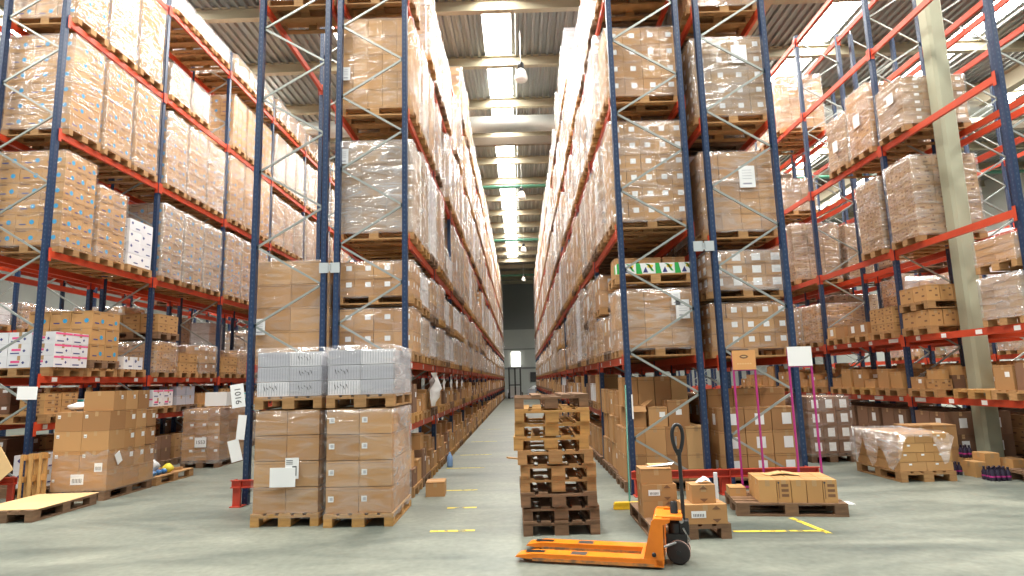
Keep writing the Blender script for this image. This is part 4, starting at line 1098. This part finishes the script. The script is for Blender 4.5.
# big carton pile G
pallet_thing((-6.67, 10.10, 0), 'pallet under the big pile of taped brown cartons at the left', PI/2, 1)
GY0, GX1 = 9.50, -6.27
carton((-6.68, 9.70, .146), .84, .40, .29, 'wide bottom carton with large white paper, front of the big left pile', 'brown', 'plain', lab=[('f', -.02, .17, .20, .15), ('f', -.38, .16, .04, .04)])
for j in range(2): carton((-6.68, 10.10+j*.40, .146), .84, .39, .29, 'bottom carton of the big left pile, %s from the front' % ('second','third')[j], 'brown', None, seed=j)
for k in range(3):
    z = .438 + k*.293
    for i in range(2):
        carton((-6.89+i*.42, 9.69, z), .415, .38, .29, 'front carton of the big left pile, %s layer, %s' % (('second','third','fourth')[k], ('left','right')[i]), 'brown', 'plain', seed=k, lab=[('f', -.15, .22, .045, .05)] + ([('f', .08, .05, .12, .13)] if (k == 0 and i == 1) else []))
        for j in range(3):
            carton((-6.89+i*.42, 10.02+j*.275, z), .415, .265, .29 - (.0 if j < 2 else .02), 'side carton of the big left pile, %s layer, %s, %s from front' % (('second','third','fourth')[k], ('left','right')[i], nth(j+2)), 'brown', 'label', seed=j, rz=.02*(j-1))
for j in range(3):
    carton((-6.50+.0, 9.72+j*.31, 1.32), .46, .295, .30, 'carton on top of the big left pile, %s from the front' % nth(j+1), 'brown', 'plain', seed=j, lab=[('r', .05, .2, .05, .06)])
mb = MB(); P = [(-7.11, 9.488), (-6.245, 9.488), (-6.235, 10.0), (-6.235, 10.84)]
rW = random.Random(8); rows = []
for k in range(9):
    z = .13 + k*(.62/8); rr = []
    for a, b in zip(P, P[1:]):
        for q in range(8): rr.append((a[0]+(b[0]-a[0])*q/8 + rW.uniform(-.004,.004), a[1]+(b[1]-a[1])*q/8 + rW.uniform(-.006,.002), z - (.0 if k < 8 else .10*abs(math.sin(q*1.3)))))
    rows.append(rr)
mb.grid(rows, FILM[0]); tag(mb.build('plastic_film'), 'clear plastic film around the lower half of the big left carton pile', 'plastic film')
mb = MB(); mb.box(-.002, .002, -.06, .06, -.09, .09, M_paper); tag(mb.build('paper_note', None, (-6.2335, 9.72, .60), (.5, 0, 0)), 'tilted white note on the aisle side of the big left carton pile', 'paper')
# pallet with bags further back
pallet_thing((-6.66, 11.42, 0), 'pallet on the floor behind the big left carton pile, with bags and small packs', PI/2, 0, True, 14)
def bag(x, y, z, sx, sy_, sz, m, label, seed, cat='bag', name='plastic_bag'):
    r = random.Random(seed); mb = MB(); rows = []
    for k in range(7):
        v = k/6; rad = math.sin(PI*(.12+.8*v)); rows.append([(sx*rad*math.cos(2*PI*j/12)*(1+r.uniform(-.15,.15)), sy_*rad*math.sin(2*PI*j/12)*(1+r.uniform(-.15,.15)), sz*v) for j in range(12)])
    mb.grid(rows, m, closed=True); mb.poly(rows[-1], m); mb.poly(list(reversed(rows[0])), m)
    return tag(mb.build(name, None, (x, y, z)), label, cat)
bag(-6.62, 11.12, .146, .20, .17, .30, M_bag, 'white translucent plastic bag behind the big left carton pile', 1)
bag(-6.40, 11.40, .146, .10, .08, .16, M_yelp, 'small yellow and red bag on the bag pallet', 2)
for i in range(3): bag(-6.40, 10.94+i*.16, .146, .06, .06, .09, M_bluegoods, 'small blue pack on the bag pallet, %s from the front' % nth(i+1), 3+i, 'pack', 'blue_pack')
mb = MB(); mb.box(-.25, .25, -.05, .05, 0, .04, M_wood); tag(mb.build('wood_batten', None, (-6.6, 11.75, .147), (0,0,.2)), 'loose batten at the far end of the bag pallet', 'board')
bag(-7.05, 9.95, 1.325, .17, .2, .13, M_bag, 'crumpled white plastic bag on top of the big left carton pile', 8)
# wrapped load H
t = thing('pallet_load', 'wrapped brown carton load marked 1553 standing in the far left aisle', 'pallet load', (-6.70, 13.68, 0))
p = link('pallet', PAL[1], t, None, (0,0,PI/2))
for k, (za, zb) in enumerate(split(.146, 1.20, 4)):
    for i, (xa, xb) in enumerate(split(-.39, .39, 3)):
        for j, (ya, yb) in enumerate(split(-.58, .58, 3)):
            m = MB(); m.box(xa, xb, ya, yb, za, zb, CB[(i+j+k) % 3]); rect(m, 'f', ((xa+xb)/2+.06, ya-.003, zb-.06), .07, .05, M_paper) if j == 0 else None
            m.build('carton', t)
link('stretch_wrap', wrap_data(1.06, .403, .598, .09, .03, FILM[1], seed=77), t)
mb = MB(); mb.box(-.10, .14, -.632, -.628, .42, .62, M_paper); nn = mb.build('number_sheet', t); nn['label'] = 'white sheet reading 1553'
def text(s, size, parent, loc, rot, m):
    cu = bpy.data.curves.new('lettering', 'FONT'); cu.body = s; cu.size = size; cu.align_x = 'CENTER'; cu.align_y = 'CENTER'; cu.extrude = .0008
    o = bpy.data.objects.new('lettering', cu); me = bpy.data.meshes.new_from_object(o); bpy.data.objects.remove(o)
    me.materials.clear(); me.materials.append(m)
    return link('lettering', me, parent, loc, rot)
text('1553', .10, nn, (.02, -.634, .52), (PI/2, 0, 0), M_ink)
mb = MB(); mb.box(-.22, .22, -.2, .2, 0, .29, M_paper); tag(mb.build('white_box', None, (-6.52, 13.45, 1.25), (0,0,.12)), 'white box on the wrapped load marked 1553', 'box')
load(K('dark','label',3,2,4,.85,1,90), (-7.25, 12.2, 0), 'dark mixed carton load beside the bag pallet in the far left aisle', pal=1) if False else None
# paper sheets on the uprights
def sheet(loc, rot, w, h, label, txt=None):
    mb = MB(); mb.box(-w/2, w/2, -.0015, .0015, -h/2, h/2, M_paper); o = tag(mb.build('paper_sheet', None, loc, rot), label, 'paper')
    if txt: text(txt, .12, o, (0, -.003, 0), (PI/2, PI/2, 0), M_ink)
    return o
sheet((-4.04, 8.88, 1.50), (0, -.14, 0), .19, .33, 'white sheet reading 1016 on the left rack front upright', '1016')
sheet((-3.97, 8.875, 1.06), (0, .08, 0), .12, .34, 'narrow white sheet below the 1016 sheet on the same upright')
sheet((-4.05, 8.88, .74), (0, -.25, 0), .16, .30, 'tilted white sheet lowest on the left rack front upright')
sheet((-7.72, 9.685, 1.62), (0, .03, 0), .32, .20, 'white card taped to the far left blue upright')
sheet((1.56, 8.885, 1.2), (0, 0, 0), .02, .34, 'thin white strip tag on the right rack front upright')
# sheets hanging from the second beam of the left centre-aisle rack
for i in range(5):
    y = 11.2 + i*1.25 if i else 10.75
    mb = MB(); h = .34 if i else .56; w = .22 if i else 1.0
    rows = [[((-1.535 if i else -1.50) + (.02 if i else .05)*math.sin(q*2+k) + (0 if i else .05*math.sin(k*1.7+q)), y + w*(k/4-.5)*(1 if i else 1-.12*abs(q-2)), 1.78 - h*q/4) for k in range(5)] for q in range(5)]
    mb.grid(rows, M_paper); tag(mb.build('hanging_sheet'), ('large crumpled white plastic sheet hanging from the left rack second beam' if not i else 'white sheet hanging from the left rack second beam, %s behind the crumpled one' % nth(i)), 'sheet')
carton((-1.28, 9.32, 0), .27, .34, .20, 'brown carton on the floor in front of the left centre-aisle rack', 'brown', None, .05)
mb = MB(); mb.lathe([(0,0),(.05,0),(.055,.02),(.055,.18),(.03,.23),(.018,.25),(.018,.27),(0,.27)], mat('blue_plastic', (.25, .42, .75), .2), n=14); tag(mb.build('blue_bottle', None, (-1.42, 12.3, .002)), 'pale blue plastic bottle on the floor by the left rack', 'bottle')
# red wrapped goods behind the left tall load
bag(-3.75, 9.42, 1.13, .10, .2, .5, M_redfilm, 'red film-wrapped bundle beside the left tall foreground load', 12, 'bundle', 'red_bundle') if False else None

# ------------------------------------------------------------------ right side floor: film-draped load, small packs
t = thing('pallet_load', 'low load of tan cartons with loose film drooping from it, right aisle floor', 'pallet load', (5.86, 9.93, 0))
link('pallet', PAL[0], t, None, (0,0,PI/2))
for k, (za, zb) in enumerate(split(.146, .68, 4)):
    nx = 3 if k % 2 else 2
    for i, (xa, xb) in enumerate(split(-.385, .385, nx)):
        for j, (ya, yb) in enumerate(split(-.58, .58, 4)):
            m = MB(); m.box(xa, xb, ya, yb, za, zb, BD[(i+j) % 2] if k else CB[1])
            if j == 0: rect(m, 'f', ((xa+xb)/2-.04, ya-.002, zb-.03), .045, .025, M_paper)
            m.build('carton', t)
rows = []; rD = random.Random(19)
for i in range(15):
    x = -.47 + .86*i/14; r_ = []
    for j in range(13):
        y = -.66 + 1.3*j/12; zz = .695 + rD.uniform(0,.018)
        if y < -.60: zz = .70 - .42*max(0, math.cos(i*.55))**2 - .05
        if x < -.41: zz = .66 - .45*abs(math.sin(j*.7+.6)) - .06
        if x > .38: zz -= .30*abs(math.sin(j))
        r_.append((x, y, zz))
    rows.append(r_)
mb = MB(); mb.grid(rows, FILM[2]); mb.build('loose_film', t)
for i in range(2):
    for k in range(2): carton((6.45+i*.38, 10.55, .0+k*.36), .37, .45, .355, 'plain carton on the floor between the draped load and the column, %s %s' % (('lower','upper')[k], ('left','right')[i]), 'brown', None, seed=i)
def pack(x, y, z, nx, ny, label, h=.19):
    t = thing('bottle_pack', label, 'bottle pack', (x, y, z))
    for i in range(nx):
        for j in range(ny):
            mb = MB(); mb.lathe([(0,0),(.034,0),(.036,.02),(.036,h*.6),(.016,h*.8),(.014,h*.9),(.016,h*.9),(.016,h),(0,h)], M_dkgoods, n=10)
            mb.lathe([(.0368,.05),(.0368,h*.38)], M_magen, n=10); mb.build('bottle', t, ((i-(nx-1)/2)*.076, (j-(ny-1)/2)*.076, 0))
pack(6.84, 9.35, 0, 4, 3, 'pack of dark bottles with purple labels on the floor at the right edge')
pack(6.60, 9.95, 0, 3, 3, 'pack of dark bottles on the floor just right of the draped load')
for (x, y, w, d, h, lb) in ((6.80, 9.72, .16, .25, .22, 'slim carton between the two dark bottle packs'), (7.02, 9.76, .22, .26, .34, 'upright brown carton behind the purple-labelled bottle pack'), (7.30, 9.62, .22, .30, .26, 'brown carton right of the upright one, at the right edge'), (6.97, 10.12, .12, .2, .22, 'small carton under the upper bottle pack near the column')):
    carton((x, y, 0), w, d, h, lb, 'tan', 'plain')
pack(6.97, 10.12, .224, 2, 2, 'small pack of dark bottles on a carton near the column')
mb = MB(); mb.box(-.5, .5, -.06, .06, 0, .05, M_guard); tag(mb.build('red_beam', None, (8.1, 9.55, .78), (0, 0, .05)), 'loose red bar lying on cartons right of the column', 'bar') if False else None
for i in range(2): 
    for k in range(2): carton((7.72+i*.36, 9.05, .146+k*.27), .34, .42, .26, 'brown carton on the first floor pallet, far right rack, %s layer, %s from left' % (('lower','upper')[k], nth(i+1)), 'brown', 'plain', seed=i)
# wrapped load with labels on the floor near the second right frame
load(K('dark','biglabel',4,3,4,1.02,0,95), (5.60, 12.15, 0), 'dark brown labelled carton load with torn film, standing in the right aisle', True, pal=1, rz=PI/2)

# ------------------------------------------------------------------ floor markings
def stripe(x0, y0, x1, y1, w, label):
    mb = MB(); a = Vector((x0, y0, .003)); b = Vector((x1, y1, .003)); d = (b-a).normalized(); n_ = Vector((-d.y, d.x, 0))*w/2
    mb.poly([a-n_, b-n_, b+n_, a+n_], M_stripe); tag(mb.build('floor_stripe'), label, 'floor marking')
for y, x0, x1, l in ((7.06, -1.04, -.55, 'nearest'), (8.31, -1.0, -.62, 'second nearest'), (9.62, -1.32, -.70, 'third'), (12.05, -1.45, -.74, 'fourth'), (14.15, -1.4, -.7, 'fifth'), (17.2, -1.4, -.7, 'sixth'), (21.5, -1.4, -.7, 'farthest')):
    stripe(x0, y, x1, y, .07, 'worn yellow dash on the centre aisle floor, %s' % l)
stripe(2.15, 6.73, 2.68, 6.70, .06, 'worn yellow line across the floor in front of the low right pallet')
stripe(2.72, 6.70, 3.05, 6.66, .05, 'short worn yellow line right of the longer one, front right')
stripe(2.98, 7.28, 3.06, 6.52, .06, 'diagonal yellow line on the floor by the low right pallet')

# ------------------------------------------------------------------ far end of the aisle
t = thing('forklift', 'distant forklift with a tall dark mast at the end of the centre aisle', 'forklift', (-.55, 58.5, 0))
mb = MB()
for x in (-.55, .0, .5): mb.bar((x, 0, .05), (x, 0, 2.9), .14, .14, M_black)
mb.box(-.55, .5, -.06, .06, 2.8, 2.9, M_black); mb.box(-.55, .5, -.06, .06, 1.2, 1.3, M_black); mb.build('mast', t)
mb = MB(); mb.box(-.6, .6, .2, 2.0, .25, 1.1, M_steel); mb.build('chassis', t)
for x in (-.3, .3):
    mb = MB(); mb.box(x-.06, x+.06, -1.1, 0, .06, .11, M_black); mb.build('fork', t)
for x in (-.62, .62):
    for y in (.5, 1.7):
        mb = MB(); mb.tube([(x-.1, y, .27), (x+.1, y, .27)], .27, M_rub, 16); mb.build('wheel', t)
bag(1.5, 64.2, .0, .95, .8, 1.1, M_bag, 'large white covered heap at the end of the centre aisle', 30, 'covered goods', 'covered_heap')
for i in range(4): carton((-1.1 + i*.75 + (.6 if i > 1 else 0), 62.8, 0), .7, .8, .8 + .15*(i % 2), 'grey crate at the far end of the centre aisle, %s from left' % nth(i+1), 'grey', None, seed=i, cat='crate', name='crate')

# ------------------------------------------------------------------ camera, world, colour management
R = Matrix(((0.99953134, 0.02885786, 0.01021359), (0.01439947, -0.14879448, -0.9887633), (-0.02701387, 0.98844698, -0.14914028)))
cam = bpy.data.cameras.new('camera'); co = bpy.data.objects.new('camera', cam); C.objects.link(co)
co.matrix_world = Matrix.Translation((0, 0, 1.6)) @ R.to_4x4()
cam.sensor_width = 36; cam.lens = 618/1024*36; cam.clip_end = 300
bpy.context.scene.camera = co
w = bpy.data.worlds.new('world'); bpy.context.scene.world = w; w.use_nodes = True
w.node_tree.nodes['Background'].inputs[0].default_value = (.92, .97, .96, 1); w.node_tree.nodes['Background'].inputs[1].default_value = .52
vs = bpy.context.scene.view_settings; vs.view_transform = 'Standard'; vs.look = 'None'; vs.gamma = 1; vs.use_curve_mapping = False; vs.exposure = 0.15
bpy.context.scene.cycles.max_bounces = 8 if hasattr(bpy.context.scene, 'cycles') else 8

# ------------------------------------------------------------------ the 300 that show largest stay objects, the rest become one
bpy.context.view_layer.update()
hits = {}
FAR = {"pallet_load":[63,64,65,72,73,76,77,80,81,84,85,86,87,88,93,96,100,101,102,103,110,111,112,113,116,158,159,168,172,174,176,178,181,183,184,186,189,191,193,195,197,202,204,206,207,209,210,211,212,214,215,217,218,219,220,221,222,223,224,225,226,227,228,233,235,236,237,238,239,240,241,242,243,244,245,246,247,248,249,250,251,252,253,254,255,256,257,258,259,292,296,300,304,308,309,312,315,316,320,322,323,324,326,327,334,335,336,337,338,339,340,341,342,346,348,350,351,352,353,354,355,356,357,362,364,369,370,372,373,374,375,376,377,378,379,380,381,386,388,392,393,395,397,398,399,400,401,402,403,404,405,406,407,408,409,410,411,412,416,417,418,419,420,422,423,424,425,427,428,429,430,431,432,433,434,435,436,437,438,439,440,441,454,463,464,465,466,467,468,469,470,471,472,473,476,477,483,485,486,487,488,490,491,493,494,496,497,499,500,501,502,503,504,505],"carton":[638,639,644,645,650,651,653,654,656,657,662,663,668,669,680,681,682,692,693,694,695,696,699,701,702,704,706,707,708,709,710,711,712,713,714,720,723,724,725,726,727,728,729,730,731,732,733,734,735,736,738,1077,1078,1080,1081,1082,1083,1087,1088,1090,1091,1092,1093,1095,1096,1097,1099,1104,1105,1110,1115,1116,1119,1121,1122,1124,1127,1129,1132,1134,1135,1139,1141,1142,1146,1149,1151,1153,1155,1156,1157,1158,1159,1161,1164,1165,1166,1167,1172,1173,1178,1179,1180,1181,1185,1186,1187,1189,1191,1195,1196,1197,1200,1201,1202,1203,1204,1205,1206,1207,1208,1209,1210,1211,1212,1213,1214,1215,1216,1217,1218,1219,1220,1221,1222,1223,1224,1225,1226,1227,1228,1229,1230,1231,1232,1233,1234,1235,1236,1237,1238,1239,1240,1241,1242,1243,1244,1245,1246,1247,1248,1249,1257,1268,1269,1270,1271,1272,1283,1284,1285,1292,1293,1296,1306,1309,1311,1313,1316,1318,1320,1321,1322,1325,1328,1331,1332,1338,1339,1340,1344,1346,1347,1348,1353,1354,1356,1359,1360,1361,1362,1365,1367,1368,1370,1371,1373,1376,1377,1379,1381,1383,1384,1385,1386,1388,1389,1391,1393,1396,1397,1398,1399,1401,1402,1403,1404,1407,1411,1412,1413,1414,1415,1417,1418,1419,1420,1423,1424,1425,1426,1427,1429,1430,1431,1432,1433,1437,1438,1440,1441,1442,1443,1444,1445,1446,1447,1448,1449,1463,1465,1541,1549,1550,1551,1553,1554,1555,1561,1562,1563,1569,1570,1571,1656,1664,1665,1666,1667]}
DEMOTED = {}
def demote(base, keep, far=None):
    roots = [o for o in C.objects if not o.parent and o.name.split('.')[0] == base and not o.get('kind')]
    stuff = [o for o in C.objects if not o.parent and o.name.split('.')[0] == base and o.get('kind') == 'stuff'][0]
    roots.sort(key=lambda o: (-hits.get(o.name, 0), o.location.y, o.name))
    if far is not None:
        far = {base if k == 0 else '%s.%03d' % (base, k) for k in far}
        roots = [o for o in roots if o.name not in far] + [o for o in roots if o.name in far]; keep = len([o for o in roots if o.name not in far])
    kids = {}
    for o in C.objects:
        if o.parent: kids.setdefault(o.parent.name, []).append(o)
    me = stuff.data; mb = MB(); mb.mats = list(me.materials)
    mb.v = [tuple(x.co) for x in me.vertices]; mb.f = [tuple(p.vertices) for p in me.polygons]; mb.m = [p.material_index for p in me.polygons]; mb.sm = [p.use_smooth for p in me.polygons]
    dead = []
    def walk(o):
        dead.append(o)
        if o.type == 'MESH':
            k = len(mb.v); W = o.matrix_world; mp = [mb.mi(m) for m in o.data.materials]
            mb.v += [tuple(W @ x.co) for x in o.data.vertices]
            for p in o.data.polygons: mb.f.append(tuple(k + a for a in p.vertices)); mb.m.append(mp[p.material_index]); mb.sm.append(p.use_smooth)
        for c in kids.get(o.name, []): walk(c)
    for o in roots[keep:]: walk(o)
    DEMOTED[base] = sorted(int(o.name.split('.')[1]) if '.' in o.name else 0 for o in roots[keep:])
    stuff.data = mb.data(base)
    bpy.data.batch_remove(dead)
demote('pallet_load', 298, FAR.get('pallet_load'))
demote('carton', 297, FAR.get('carton'))
